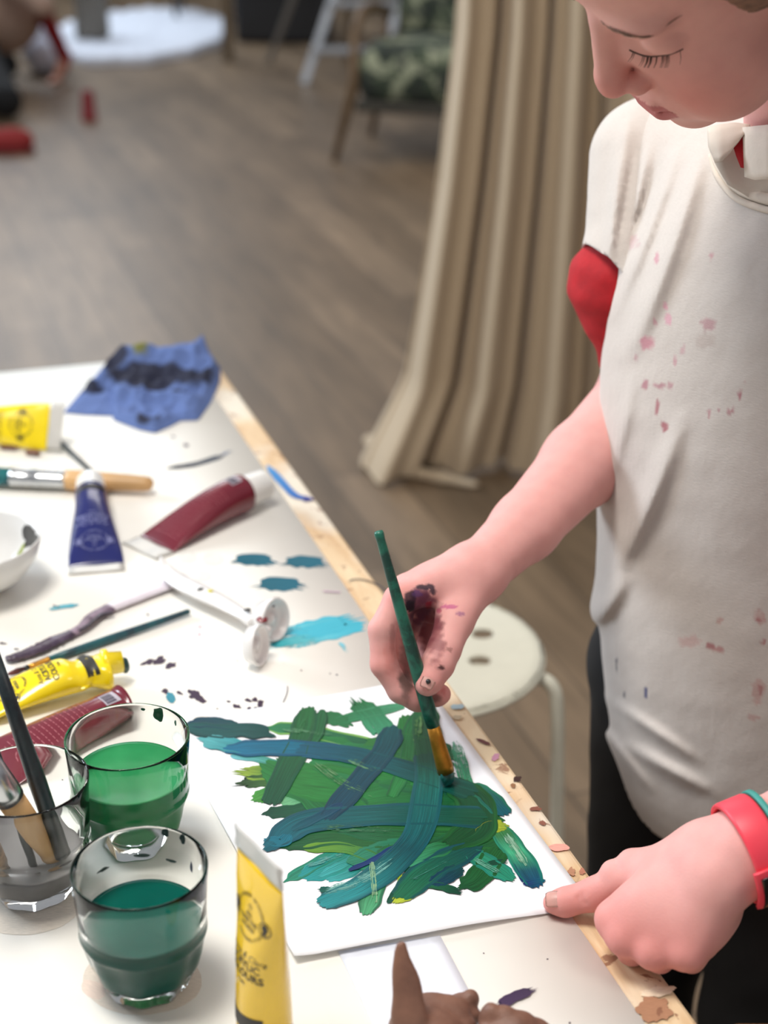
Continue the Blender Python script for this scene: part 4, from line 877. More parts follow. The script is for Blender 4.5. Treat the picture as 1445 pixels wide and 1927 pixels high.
# torso and legs
body.ell(NM+np.array([0, 0, -0.10]), (0.125, 0.085, 0.15), RM, 0.03); body.ell(NM+np.array([0.0, 0.0, -0.32]), (0.110, 0.080, 0.18), RM, 0.04); body.ell(NM+np.array([0.01, 0.02, -0.47]), (0.105, 0.08, 0.10), RM, 0.04)
body.cone(V3(RS)+Lv*.01, V3(LS)-Lv*.01, 0.036, 0.036, 0.03)
HIP = NM+np.array([0.01, 0.02, -0.50])
hipR, hipL = HIP-Lv*0.065, HIP+Lv*0.065
kneeR, kneeL = hipR+np.array([-0.01, 0.0, -0.25]), hipL+np.array([0.0, -0.02, -0.25])
footR, footL = np.array([kneeR[0], kneeR[1]+0.03, 0.075]), np.array([kneeL[0], kneeL[1]+0.03, 0.075])
for h_, k_, f_ in ((hipR, kneeR, footR), (hipL, kneeL, footL)):
    body.cone(h_, k_, 0.066, 0.044, 0.03); body.cone(k_, f_, 0.042, 0.026, 0.02); body.cone(f_+np.array([0, 0, -0.05]), f_+Fv*0.12+np.array([0, 0, -0.055]), 0.026, 0.018, 0.02)
# neck
body.cone(NM-Fv*0.018+np.array([0.0, 0.0, 0.0]), H(-0.045, 0, -0.055), 0.046, 0.042, 0.02)
# head
hd((-.015, 0, .03), (.088, .070, .082), .02); hd((.03, 0, -.03), (.050, .055, .072), .03); hd((.033, 0, -.070), (.044, .050, .036), .02); hd((.030, 0, .05), (.053, .058, .048), .02)
hd((.062, 0, -.094), (.017, .020, .0150), .016)
for s in (-1, 1):
    hd((.048, s*.036, -.046), (.027, .027, .032), .02); hd((.068, s*.026, .025), (.013, .022, .009), .012)
    hd((-.008, s*.069, -.015), (.017, .009, .030), .008)
    hd((.085, s*.031, .007), (.012, .0155, .0095), .010, sub=True)
    hd((.0615, s*.0305, .0045), (.0138, .0150, .0125), .0035)      # closed lid over the eye
hd((.064, 0, -.064), (.021, .028, .022), .014)
for s in (-1, 1): hd((.070, s*.016, -.014), (.010, .009, .013), .012)
body.cone(H(.079, 0, .010), H(.0925, 0, -.026), .0075*HS, .0090*HS, .010); body.cone(H(.0925, 0, -.026), H(.0935, 0, -.0315), .0092*HS, .0098*HS, .004)
for s in (-1, 1):
    hd((.0835, s*.0115, -.0365), (.0085, .0060, .0065), .005)
    hd((.0870, s*.0062, -.0455), (.0040, .0032, .0040), .003, sub=True)
body.cone(H(.0835, -.010, -.0605), H(.0835, .010, -.0605), .0046*HS, .0046*HS, .005); body.cone(H(.0765, .0105, -.0625), H(.0725, .0225, -.0625), .0046*HS, .0030*HS, .004); body.cone(H(.0765, -.0105, -.0625), H(.0725, -.0225, -.0625), .0046*HS, .0030*HS, .004)
body.cone(H(.0815, -.008, -.0715), H(.0815, .008, -.0715), .0062*HS, .0062*HS, .005); body.cone(H(.0785, .008, -.0710), H(.0735, .0195, -.0655), .0055*HS, .0028*HS, .005); body.cone(H(.0785, -.008, -.0710), H(.0735, -.0195, -.0655), .0055*HS, .0028*HS, .005)
for s in (-1, 1): body.cone(H(.0885, 0, -.0655), H(.0830, s*.013, -.0655), .0011*HS, .0011*HS, .002, True); body.cone(H(.0830, s*.013, -.0655), H(.0755, s*.0255, -.0620), .0011*HS, .0012*HS, .002, True)
# right arm and hand
body.cone(RS, el_R, 0.036, 0.034, 0.012); body.cone(el_R, D(1098, 872, 1.268), 0.035, 0.0335, 0.012); body.cone(D(1098, 872, 1.268), D(988, 992, 1.215), 0.0335, 0.0262, 0.012); body.cone(D(988, 992, 1.215), wr_R, 0.0262, 0.0212, 0.010)
# metacarpals
mcp = [D(750, 1128, 1.128), D(764, 1108, 1.150), D(790, 1112, 1.172), D(815, 1122, 1.190)]
cmc = [D(872, 1082, 1.158), D(876, 1068, 1.170), D(884, 1066, 1.182), D(892, 1078, 1.192)]
for m_, c_, r_ in zip(mcp, cmc, (0.0108, 0.0112, 0.0105, 0.0098)): body.cone(wr_R, c_, 0.0195, 0.0150, 0.008); body.cone(c_, m_, 0.0150, r_, 0.010)
body.ell(D(822, 1120, 1.165), (0.026, 0.012, 0.022), np.stack([V3(_r2), V3(_fw), V3(_u2)], 1), 0.012)
FK = 0.0035
body.chain([mcp[3], D(790, 1205, 1.195), D(806, 1250, 1.182), D(818, 1262, 1.176)], (.0088, .0078, .0070, .0062), FK)
body.chain([mcp[2], D(756, 1222, 1.172), D(794, 1280, 1.160), D(818, 1290, 1.152)], (.0098, .0088, .0078, .0068), FK)
body.chain([mcp[1], D(734, 1238, 1.150), D(780, 1304, 1.140), D(822, 1309, 1.133), D(830, 1306, 1.131)], (.0105, .0096, .0086, .0078, .0074), FK)
body.chain([mcp[0], D(718, 1185, 1.122), D(722, 1250, 1.122), D(752, 1300, 1.124), D(782, 1318, 1.128), D(788, 1322, 1.129)], (.0108, .0096, .0096, .0086, .0076, .0070), FK)
# thumb
body.chain([D(885, 1105, 1.160), D(856, 1168, 1.136)], (.0170, .0142), .012); body.chain([D(856, 1168, 1.136), D(836, 1222, 1.120), D(824, 1250, 1.114), D(808, 1280, 1.110), D(803, 1288, 1.109)], (.0138, .0122, .0120, .0100, .0086), .004, .003)
# left arm and hand
def onb(u, v, d0=.90, d1=1.03):          # front of the body surface seen along one line
    ds = np.linspace(d0, d1, 500); X = np.array([V3(D(u, v, t)) for t in ds]); e = body.ev(X); k = int(np.argmax(e < 0)); return Vector(X[k])
wr_L = D(1422, 1592, .934); el_L = D(1880, 1400, .955)
body.cone(LS, el_L, 0.043, 0.036, 0.02); body.cone(el_L, wr_L.lerp(el_L, .45), 0.036, 0.034, .012); body.cone(wr_L.lerp(el_L, .45), wr_L, 0.034, 0.0245, .012)
ml = [D(1157, 1730, .952), D(1178, 1762, .942), D(1230, 1788, .932), D(1290, 1790, .924)]
cl = [D(1332, 1612, .945), D(1340, 1632, .937), D(1347, 1648, .932), D(1350, 1662, .928)]
for m_, c_, r_ in zip(ml, cl, (0.0125, 0.0125, 0.0118, 0.0118)): body.cone(wr_L, c_, 0.0225, 0.0185, 0.010); body.cone(c_, m_, 0.0180, r_, 0.008)
body.ell(D(1285, 1715, .945), (.036, .022, .016), np.stack([V3(_r2), V3(_u2), V3(_fw)], 1), .015); body.ell(D(1300, 1735, .938), (.020, .020, .016), np.stack([V3(_r2), V3(_u2), V3(_fw)], 1), .015)
for m_, lift_, r_ in zip(ml, (0.0085, 0.0085, 0.0, -0.004), (.0092, .0094, .0088, .0080)):
    pz = Vector((m_.x+0.006, m_.y+0.008, CZ+lift_ if lift_ > 0 else m_.z-0.013)); body.chain([m_, pz, pz+Vector((.010, .010, 0.003)), pz+Vector((.014, .016, .006))], (.0112, r_, r_*.95, r_*.9), .004, .003)
body.chain([D(1330, 1610, .945), D(1215, 1640, .978)], (.0190, .0135), .014); body.chain([D(1215, 1640, .978), D(1170, 1655, .984), D(1118, 1683, .991), D(1062, 1698, .996), D(1042, 1699, .998)], (.0135, .0112, .0104, .0092, .0072), .006, .004)
for (ua, va, ub, vb) in ((1086, 1684, 1092, 1708), (1098, 1680, 1104, 1706), (1092, 1681, 1097, 1700)): body.cone(onb(ua, va), onb(ub, vb), .0006, .0006, .0016, True)
body.ell(D(1152, 1640, .985), (.0075, .0075, .0075), None, .004); body.ell(D(1187, 1622, .982), (.0085, .0085, .0085), None, .004)
Vb, Fb = nets(body, 0.0017); Vb = relax(Vb, Fb, 2, 0.4); print('body', len(Vb))
# skin colours: lips, cheeks, knuckles, paint; palm hollow mixes stain and painted-in shade
def mixc(c, w_, rgb): w_ = np.clip(w_, 0, 1)[:, None]; return c*(1-w_)+w_*np.array(lin(rgb)[:3])
def near(p, r, s=1.0): return np.exp(-((np.linalg.norm(Vb-V3(p), axis=1)/r)**2))*s
cols = np.tile(np.array(lin((226, 168, 162))[:3]), (len(Vb), 1))
U_, W_, Z_ = pixn(Vb); N1 = nz(Vb, 130); N2 = nz(Vb, 420, 3.0)
hl = ((Vb-HC)@HR)/HS
ishead = (hl[:, 0] > -0.1) & (np.abs(hl[:, 1]) < .09) & (hl[:, 2] > -.13) & (np.linalg.norm(hl, axis=1) < .16)
def hn(c, r): return np.exp(-(((hl-np.array(c))/np.array(r))**2).sum(1))*ishead
cols = mixc(cols, ishead*0.55, (222, 168, 148))
for s in (-1, 1): cols = mixc(cols, hn((.065, s*.040, -.038), (.03, .022, .022))*0.55, (216, 120, 108)); cols = mixc(cols, hn((.075, s*.03, -.006), (.02, .02, .006))*0.15, (190, 120, 110))
cols = mixc(cols, hn((.1, 0, -.030), (.016, .016, .016))*0.5, (206, 116, 108)); cols = mixc(cols, hn((.085, 0, -.04), (.012, .016, .008))*.35, (180, 100, 92))
lipw = ((np.abs(hl[:, 2]+.0655-0.0) < (.0115*np.clip(1-(hl[:, 1]/.024)**2, 0, 1)**.6)) & (hl[:, 0] > .070) & (hl[:, 2] > -.0785) & (hl[:, 2] < -.0575) & ishead)
cols = mixc(cols, lipw*0.75, (176, 84, 88))
for p, r in ((mcp[0], .014), (D(722, 1250, 1.122), .014), (D(785, 1318, 1.128), .012), (D(806, 1278, 1.11), .012), (D(828, 1306, 1.131), .012), (D(1050, 1699, .998), .02), (ml[0], .02), (ml[1], .02), (ml[2], .02), (ml[3], .022), (D(1118, 1683, .99), .014)): cols = mixc(cols, near(p, r, .5), (216, 124, 116))
cols = mixc(cols, np.clip(N1*.5+.3, 0, 1)*.16, (206, 132, 128))
front = Z_ < 1.20
def stain_shade(u, v, ru, rv, rgb, w_=1.0, soft=.25, cond=None):
    global cols
    e = 1-(((U_-u)/ru)**2+((W_-v)/rv)**2)+.55*N1+.25*N2; wt = np.clip(e/soft, 0, 1)*w_*(front & (Z_ > 1.0) & (W_ < 1340)); cols = mixc(cols, wt, rgb)
stain_shade(800, 1165, 36, 52, (96, 40, 62), .75, .6); stain_shade(790, 1140, 24, 40, (88, 36, 66), .8, .5); stain_shade(815, 1200, 26, 50, (120, 52, 60), .7, .6); stain_shade(770, 1128, 13, 18, (44, 24, 44), .9); stain_shade(772, 1140, 10, 12, (30, 20, 34), 1); stain_shade(800, 1104, 22, 5, (44, 36, 54), .9); stain_shade(815, 1112, 6, 9, (44, 34, 54), .9); stain_shade(785, 1118, 9, 6, (84, 52, 104), .7)  # dark hand hollow: purple paint stains with the palm's shade coloured in
stain_shade(806, 1138, 7, 7, (140, 20, 44), .8); stain_shade(845, 1142, 16, 4, (186, 84, 134), .8); stain_shade(826, 1150, 7, 5, (160, 50, 90), .7); stain_shade(866, 1155, 9, 4, (150, 90, 134), .7); stain_shade(768, 1250, 20, 60, (96, 60, 56), .55, .6); stain_shade(765, 1290, 14, 34, (60, 64, 56), .6, .6); stain_shade(738, 1200, 6, 30, (150, 90, 90), .4, .5)
stain_shade(832, 1257, 6, 4, (60, 24, 28), .9); stain_shade(818, 1315, 15, 10, (86, 60, 54), .6, .5); stain_shade(846, 1222, 5, 4, (130, 84, 80), .6); stain_shade(835, 1300, 5, 10, (190, 80, 84), .4, .5); stain_shade(735, 1235, 16, 40, (208, 120, 110), .4, .6)
b = NB('skin'); a = b.attr('Col'); vec = b.coord(); f = b.noise(600, 3, 0.6, vec); f2 = b.noise(60, 4, .6, vec)
b.l(b.mix(0.22, a.outputs['Color'], b.ramp(f2, [(0.3, (0.80, .70, .70, 1)), (0.7, (1.08, 1.05, 1.05, 1))]), 'MULTIPLY'), b.b.inputs['Base Color']); b.set(Roughness=0.58); b.b.inputs['Specular IOR Level'].default_value = 0.35; b.bump(f, 0.16, 0.0008)
b.b.inputs['Subsurface Weight'].default_value = 0.18; b.b.inputs['Subsurface Radius'].default_value = (1.0, .35, .2); b.b.inputs['Subsurface Scale'].default_value = 0.006; skin = b.m
person = npmesh('person', Vb, Fb, skin, None, np.concatenate([cols, np.ones((len(Vb), 1))], 1))
tag(person, 'person in a paint-spotted white T-shirt over red, leaning down and painting', 'person')
# nails
nailm = simple('fingernail', (246, 204, 194), 0.3, 0.02)
def nail(c, along, out, L_, W__):
    x = Vector(along).normalized(); zz = Vector(out); zz = (zz-x*zz.dot(x)).normalized(); y = zz.cross(x); bm = bmesh.new(); g = []
    for i in range(9):
        row = []
        for j in range(9):
            s_, t_ = i/8*2-1, j/8*2-1; ww = W__*math.sqrt(max(0, 1-0.45*abs(s_)**3.5)); 
            row.append(bm.verts.new(Vector(c)+x*(s_*L_)+y*(t_*ww)-zz*(0.30*ww*t_*t_+0.0006*s_*s_)))
        g.append(row)
    for i in range(8):
        for j in range(8): bm.faces.new((g[i][j], g[i+1][j], g[i+1][j+1], g[i][j+1]))
    bmesh.ops.solidify(bm, geom=bm.faces[:], thickness=0.0006); return obj('fingernail', bm, nailm, person)
tp = D(807, 1281, 1.1095); ta = D(803, 1292, 1.109)-D(826, 1246, 1.114); 
def gradn(p):
    X = np.array([V3(p)]*6); e_ = 6e-4
    for i in range(3): X[2*i, i] += e_; X[2*i+1, i] -= e_
    v_ = body.ev(X); return Vector((v_[0]-v_[1], v_[2]-v_[3], v_[4]-v_[5])).normalized()
np_ = onb(806, 1282, 1.06, 1.16); nn_ = gradn(np_); nail(np_+nn_*.0007, ta, nn_, .0054, .0050)
bm = bmesh.new(); bmesh.ops.create_icosphere(bm, subdivisions=2, radius=0.0019); bm.transform(Matrix.Translation(np_+nn_*.0012)); obj('paint_smear', bm, plastic('black_smear', (30, 24, 28)), person)
ta = D(1042, 1699, .998)-D(1062, 1698, .996); np_ = onb(1044, 1691, .95, 1.03); nn_ = gradn(np_); nail(np_+nn_*.0006, ta, nn_, .0062, .0054)
# eyebrow, lashes, hair
hairm = simple('light_brown_hair', (132, 98, 76), 0.6, 0.2, 200)
Hw = lambda p: Vector(H(*p))
def surfpt(p, dirv):                       # march onto the head surface
    X = V3(H(*p)); dv = HR@np.array(dirv, dtype=float); dv /= np.linalg.norm(dv)
    for _ in range(60):
        d_ = float(body.ev(X[None, :])[0])
        if abs(d_) < 2e-4: break
        X = X+dv*d_*0.8
    return Vector(X)
for s in (1, -1):
    bm = bmesh.new(); R = random.Random(3)
    for i in range(60):
        t = R.random(); y = .012+.034*t; zz = .0235+.004*math.sin(t*2.6)+R.uniform(-.0016, .0016)*(1.2-t)
        p = surfpt((.11, s*y, zz), (-1, 0, 0)); q_ = surfpt((.11, s*(y+.005), zz+.0012-.002*t), (-1, 0, 0)); o_ = Vector(HR@np.array([.0006, 0, 0])); tube(bm, [p+o_*.2, (p+q_)/2+o_*1.3, q_+o_*.8], [.0002, .00018, .0001], 4)
    obj('eyebrow', bm, hairm, person)
    bm = bmesh.new()
    lid = [surfpt((.11, s*(.017+.027*i/12), -.0055+.0022*math.cos(i/12*math.pi*2)*1.0), (-1, 0, 0)) for i in range(13)]
    tube(bm, lid, .0005, 6)
    for i in range(26):
        t = R.random(); y = .019+.025*t; p = surfpt((.11, s*y, -.0055+.0022*math.cos((y-.017)/.027*math.pi*2)), (-1, 0, 0)); dv = Vector(HR@np.array([.0045, s*(t-.4)*.006, -.0062])); tube(bm, [p, p+dv*.55, p+dv+Vector(HR@np.array([.001, 0, .001]))], [.00022, .00016, .00008], 4)
    obj('eyelashes', bm, simple('dark_lashes', (74, 52, 42), 0.6), person)
hs = SDF(); hs.ell(H(-.020, 0, .036), np.array((.096, .080, .088))*HS, HR, .01); hs.ell(H(.020, 0, .082), np.array((.048, .056, .026))*HS, HR, .02)
hs.ell(H(.085, 0, -.035), np.array((.070, .112, .126))*HS, HR, .006, True)
for s in (-1, 1): hs.ell(H(-.01, s*.07, -.01), np.array((.022, .03, .035))*HS, HR, .006, True)
hs.post = lambda X, d: d-0.0008*np.sin(((X-HC)@HR)[:, 1]*700+nz(X, 40)*3)
Vt, Ft = nets(hs, 0.003); npmesh('hair', Vt, Ft, hairm, person)
# ------------------------------------------------------------------ clothing
shirt = SDF()
def LW(l, f_, z): return NM+Lv*l+Fv*f_+np.array([0, 0, z])
shirt.ell(LW(.000, .005, -.13), (.148, .102, .18), RM, .03); shirt.ell(LW(.006, .006, -.28), (.146, .104, .19), RM, .05); shirt.ell(LW(.030, .006, -.44), (.140, .104, .18), RM, .06)
NTORSO = len(shirt.p)
shirt.cone(V3(RS)+np.array([0.004, 0, .010]), V3(LS)+np.array([0, 0, .010]), .046, .048, .04)
slv_R = V3(D(1203, 505, 1.25)); sleeveR = SDF(); sleeveR.cone(V3(RS)-Lv*.004+np.array([0, 0, .006]), slv_R, .0500, .0460, .025); sleeveR.cone(slv_R, slv_R+(slv_R-V3(RS))*.45, .0460, .0450, .012)
slv_L = V3(LS)+(V3(el_L)-V3(LS))*.55; sleeveL = SDF(); sleeveL.cone(V3(LS)+Lv*-.01, slv_L, .052, .056, .035); sleeveL.cone(slv_L, slv_L+(slv_L-V3(LS))*.3, .056, .056, .01)
FOLD = []                                            # creases: photo-measured end points laid on the cloth at its own depth
for (u0, v0, u1, v1, dd, A_, w_) in ((1345, 255, 1225, 640, 1.10, .0045, .008), (1300, 250, 1190, 560, 1.12, .003, .006), (1235, 250, 1180, 500, 1.16, .004, .006), (1196, 210, 1160, 480, 1.17, .005, .006), (1172, 250, 1150, 560, 1.18, .003, .004), (1320, 780, 1225, 1120, 1.08, .0045, .008), (1240, 1090, 1170, 1260, 1.10, .004, .009), (1190, 1420, 1300, 1570, 1.12, .003, .006), (1220, 700, 1195, 900, 1.12, .002, .006), (1155, 1180, 1158, 1330, 1.16, -.004, .007), (1250, 1400, 1400, 1500, 1.08, .0025, .006), (1260, 1480, 1420, 1560, 1.10, .003, .007)):
    FOLD.append((V3(D(u0, v0, dd)), V3(D(u1, v1, dd)), A_, w_))
vd = V3(_fw)
def fold(X, d):
    m = np.abs(d) < .05
    if m.any():
        Y = X[m]; e = np.zeros(len(Y))
        for a_, b_, A_, w_ in FOLD:
            ab = b_-a_; ab = ab-vd*(ab@vd); q = Y-a_; q = q-np.outer(q@vd, vd); h = np.clip((q@ab)/(ab@ab), 0, 1); r2 = ((q-h[:, None]*ab)**2).sum(1); e += 1.9*A_*np.exp(-r2/(w_*w_*.7))*np.sin(np.pi*np.clip(h*.9+.05, 0, 1))
        e += 0.0011*nz(Y*np.array([1, 1, .45]), 22)+0.0003*nz(Y, 80, 2)
        d = d.copy(); d[m] -= e
    return d
shirt.post = fold; sleeveR.post = fold; sleeveL.post = fold
Vt, Ft = nets(shirt, 0.0026)
hemz = lambda X: (NM[2]-.530)+0.012*np.sin((X@Lv)*30)+.02*((X-NM)@Lv)*-1
def cut(Vt, Ft, keepv):
    ok = keepv[Ft].all(1); Ft = Ft[ok]; used = np.unique(Ft); mp = np.full(len(Vt), -1); mp[used] = np.arange(len(used)); return Vt[used], mp[Ft]
axR = slv_R-V3(RS); axR /= np.linalg.norm(axR); axL = slv_L-V3(LS); axL /= np.linalg.norm(axL)
inR = (np.linalg.norm(np.cross(Vt-V3(RS), axR), axis=1) < .075); inL = (np.linalg.norm(np.cross(Vt-V3(LS), axL), axis=1) < .085)
distc = ((Vt-NM)@Lv)
keep = Vt[:, 2] > hemz(Vt)
gh = Vt[:, 2]-hemz(Vt); selH = np.abs(gh) < .0016; keep |= selH & (gh > -.0016); Vt[:, 2] -= np.where(selH, gh, 0)
Vt, Ft = cut(Vt, Ft, keep)
U_, W_, Z_ = pixn(Vt); n1 = nz(Vt, 150, 1.); n2 = nz(Vt, 420, 5.)
sc_ = np.tile(np.array(lin((205, 197, 190))[:3]), (len(Vt), 1)); fr = ((Vt-NM)@Fv > 0.0)
def st(u, v, ru, rv, rgb, w_=.7, soft=.5, ang=0.0):
    global sc_
    du, dv = U_-u, W_-v; ca, sa = math.cos(ang), math.sin(ang); x = ca*du+sa*dv; y = -sa*du+ca*dv
    e = 1-((x/ru)**2+(y/rv)**2)+.7*n1+.4*n2; wt = (np.clip(e/soft, 0, 1)*w_*fr)[:, None]; sc_ = sc_*(1-wt)+wt*np.array(lin(rgb)[:3])
for a_ in ((1190, 455, 16, 14, (196, 158, 164), .5), (1236, 485, 4, 14, (196, 136, 150), .8), (1338, 480, 4, 9, (196, 140, 150), .7), (1252, 578, 7, 10, (214, 146, 168), .8), (1258, 598, 6, 14, (214, 150, 170), .7), (1232, 606, 4, 8, (196, 136, 150), .7), (1218, 645, 14, 15, (200, 124, 142), .75), (1332, 612, 13, 15, (176, 116, 128), .6), (1326, 640, 20, 20, (176, 158, 150), .4), (1196, 675, 4, 7, (180, 120, 132), .7), (1270, 678, 4, 12, (190, 132, 144), .7), (1286, 660, 8, 8, (192, 140, 150), .6), (1213, 724, 7, 11, (170, 100, 116), .75), (1240, 727, 12, 5, (176, 112, 126), .7), (1262, 726, 5, 7, (176, 112, 126), .6), (1236, 765, 4, 16, (168, 92, 104), .8), (1250, 800, 7, 12, (160, 80, 92), .85), (1378, 770, 4, 10, (172, 104, 114), .8), (1392, 745, 4, 14, (172, 100, 110), .85), (1372, 775, 4, 12, (172, 100, 110), .6), (1334, 780, 4, 9, (176, 112, 122), .7), (1350, 775, 3, 4, (176, 112, 122), .7), (1400, 720, 3, 6, (184, 124, 130), .6), (1300, 1205, 26, 12, (198, 158, 154), .6), (1338, 1215, 10, 8, (164, 92, 96), .8), (1352, 1222, 12, 6, (178, 112, 112), .7), (1355, 1168, 10, 5, (186, 140, 134), .7), (1430, 1160, 12, 16, (188, 138, 134), .6), (1426, 1168, 5, 6, (170, 104, 106), .8), (1437, 1208, 5, 5, (170, 104, 106), .8), (1425, 1300, 14, 26, (192, 146, 140), .6), (1432, 1300, 4, 10, (170, 104, 106), .7), (1420, 1350, 16, 6, (186, 138, 134), .6), (1215, 1303, 4, 10, (50, 60, 120), .9), (1160, 1250, 2.5, 16, (60, 62, 80), .7), (1174, 1307, 2.5, 7, (60, 62, 80), .7)): st(*a_[:4], a_[4], a_[5])
b = NB('white_jersey'); a = b.attr('Col'); vec = b.coord(); f = b.noise(26, 4, .6, b.coord('Object', (1, 1, .5))); f2 = b.noise(260, 4, .7, b.coord('Object', (1, 1, 4)))
b.l(b.mix(.35, a.outputs['Color'], b.ramp(f2, [(0.3, BW(.84)), (0.7, BW(1.08))]), 'MULTIPLY'), b.b.inputs['Base Color']); b.set(Roughness=0.85); b.b.inputs['Sheen Weight'].default_value = .15
mx = b.n('ShaderNodeMath', operation='MULTIPLY_ADD'); b.l(f2, mx.inputs[0]); mx.inputs[1].default_value = .18; b.l(f, mx.inputs[2]); b.bump(mx.outputs[0], 0.35, 0.004); jersey = b.m
o = npmesh('white_t_shirt', Vt, Ft, jersey, person, np.concatenate([sc_, np.ones((len(Vt), 1))], 1)); md = o.modifiers.new('th', 'SOLIDIFY'); md.thickness = 0.0014; md.offset = -1
def slice_off(o, co, no):
    bm = bmesh.new(); bm.from_mesh(o.data); bmesh.ops.bisect_plane(bm, geom=bm.verts[:]+bm.edges[:]+bm.faces[:], plane_co=Vector(co), plane_no=Vector(no).normalized(), clear_outer=True); bm.to_mesh(o.data); bm.free()
    o.data.polygons.foreach_set('use_smooth', [True]*len(o.data.polygons))
for sd_, co_, no_ in ((sleeveR, slv_R+(axR-np.array([1.0, 0, 0]))*.0345/(2-2*axR[0]), axR-np.array([1.0, 0, 0])), (sleeveL, slv_L, axL)):
    Vs, Fs = nets(sd_, .003); cs_ = np.ones((len(Vs), 4)); cs_[:, :3] = np.array(lin((205, 197, 190))[:3])
    o = npmesh('white_sleeve', Vs, Fs, jersey, person, cs_); slice_off(o, co_, no_); md = o.modifiers.new('th', 'SOLIDIFY'); md.thickness = 0.0022; md.offset = -1
plain = simple('plain_cream_jersey', (218, 206, 192), .85, .04, 40, .2, 90)
# shoulder seam and sleeve hem
def onshirt(u, v, dd, off=.0012):
    X = V3(D(u, v, dd))
    dv = V3(D(u, v, 1.0))-V3(CAMV); dv /= np.linalg.norm(dv); X = X-dv*.12
    for _ in range(80):
        d_ = float(shirt.ev(X[None, :])[0])
        if d_ < 4e-4: break
        X = X+dv*d_*.6
    return Vector(X-dv*off)
pass
# red shirt underneath: sleeve and placket
redm = simple('red_jersey', (176, 12, 26), .8, .1, 60, .2, 200)
rs = SDF(); sA = V3(RS)+(V3(el_R)-V3(RS))*.30; sE = V3(D(1202, 668, 1.285)); mid_ = V3(D(1177, 535, 1.262)); rs.cone(sA, mid_, .034, .0425, .02); rs.cone(mid_, sE, .0425, .0325, .02)
rs.post = lambda X, d: d-.0007*np.sin((X@np.array([60, 40, 230.])))-.0015*nz(X, 40)
Vr, Fr = nets(rs, .003); ax = (sE-mid_)/np.linalg.norm(sE-mid_)
o = npmesh('red_sleeve', Vr, Fr, redm, person); slice_off(o, sE+ax*.012, ax); md = o.modifiers.new('th', 'SOLIDIFY'); md.thickness = .0015; md.offset = -1
def patch(name, rows, mat, th_=.0022):
    bm = bmesh.new(); g = [[bm.verts.new(p) for p in r] for r in rows]
    for a_, b_ in zip(g, g[1:]):
        for k in range(len(a_)-1): bm.faces.new((a_[k], a_[k+1], b_[k+1], b_[k]))
    bmesh.ops.subdivide_edges(bm, edges=bm.edges[:], cuts=2, use_grid_fill=True, smooth=.6)
    o = obj(name, bm, mat, person); md = o.modifiers.new('th', 'SOLIDIFY'); md.thickness = th_; return o
cdp = onshirt(1390, 330, 1.08); cdep = (cdp-CAMV).dot(_fw)-.016; print('collar depth', cdep)
patch('red_placket', [[D(1372, 250, cdep-.002), D(1420, 248, cdep-.010)], [D(1384, 285, cdep-.006), D(1420, 285, cdep-.014)], [D(1396, 314, cdep-.004), D(1416, 318, cdep-.008)]], redm)
patch('inner_collar', [[D(1335, 262, cdep+.010), D(1390, 250, cdep+.006), D(1460, 250, cdep-.006)], [D(1346, 310, cdep+.007), D(1395, 320, cdep+.003), D(1470, 320, cdep-.010)], [D(1368, 348, cdep+.006), D(1410, 372, cdep+.004), D(1475, 384, cdep-.006)]], plain)
patch('collar', [[D(1330, 240, cdep+.008), D(1352, 234, cdep-.002), D(1382, 230, cdep-.008), D(1412, 234, cdep-.012)], [D(1332, 275, cdep+.000), D(1352, 272, cdep-.010), D(1380, 262, cdep-.014), D(1400, 252, cdep-.016)], [D(1345, 307, cdep-.002), D(1356, 302, cdep-.012), D(1374, 286, cdep-.014), D(1391, 266, cdep-.014)]], plain)
patch('collar', [[D(1402, 240, cdep-.012), D(1425, 238, cdep-.028), D(1452, 236, cdep-.042), D(1500, 222, cdep-.05)], [D(1404, 290, cdep-.014), D(1426, 292, cdep-.032), D(1452, 290, cdep-.046), D(1510, 270, cdep-.056)], [D(1406, 332, cdep-.008), D(1426, 338, cdep-.024), D(1452, 336, cdep-.040), D(1515, 320, cdep-.05)]], plain)
bm = bmesh.new(); pts = bez([onshirt(1338, 292, 1.1), onshirt(1350, 330, 1.08), onshirt(1380, 368, 1.07), onshirt(1420, 388, 1.06), onshirt(1470, 396, 1.05), onshirt(1540, 370, 1.04)], 30)
tube(bm, pts, .0026, 8); pts2 = [p+Vector((0.004, .004, .012))*0 + _up*.007+_rt*.002 for p in pts]; tube(bm, pts2, .0045, 8); obj('neckband', bm, plain, person)
# trousers
tr = SDF()
for h_, k_, f_ in ((hipR, kneeR, footR), (hipL, kneeL, footL)): tr.cone(h_+np.array([0, 0, .05]), k_, .082, .060, .02); tr.cone(k_, f_+np.array([0, 0, .0]), .060, .046, .02)
tr.ell(HIP+np.array([0, 0, .06]), (.14, .10, .10), RM, .03); tr.post = lambda X, d: d-.002*nz(X, 30)
Vr, Fr = nets(tr, .006); npmesh('black_trousers', Vr, Fr, simple('black_cotton', (14, 14, 16), .9, .1, 60), person)
for f_ in (footR, footL):
    sh = SDF(); sh.cone(f_+np.array([0, 0, -.035]), f_+Fv*.13+np.array([0, 0, -.045]), .036, .028, .02); Vr, Fr = nets(sh, .005); Vr[:, 2] = np.maximum(Vr[:, 2], .002); npmesh('shoe', Vr, Fr, simple('dark_shoe', (40, 40, 44), .6), person)
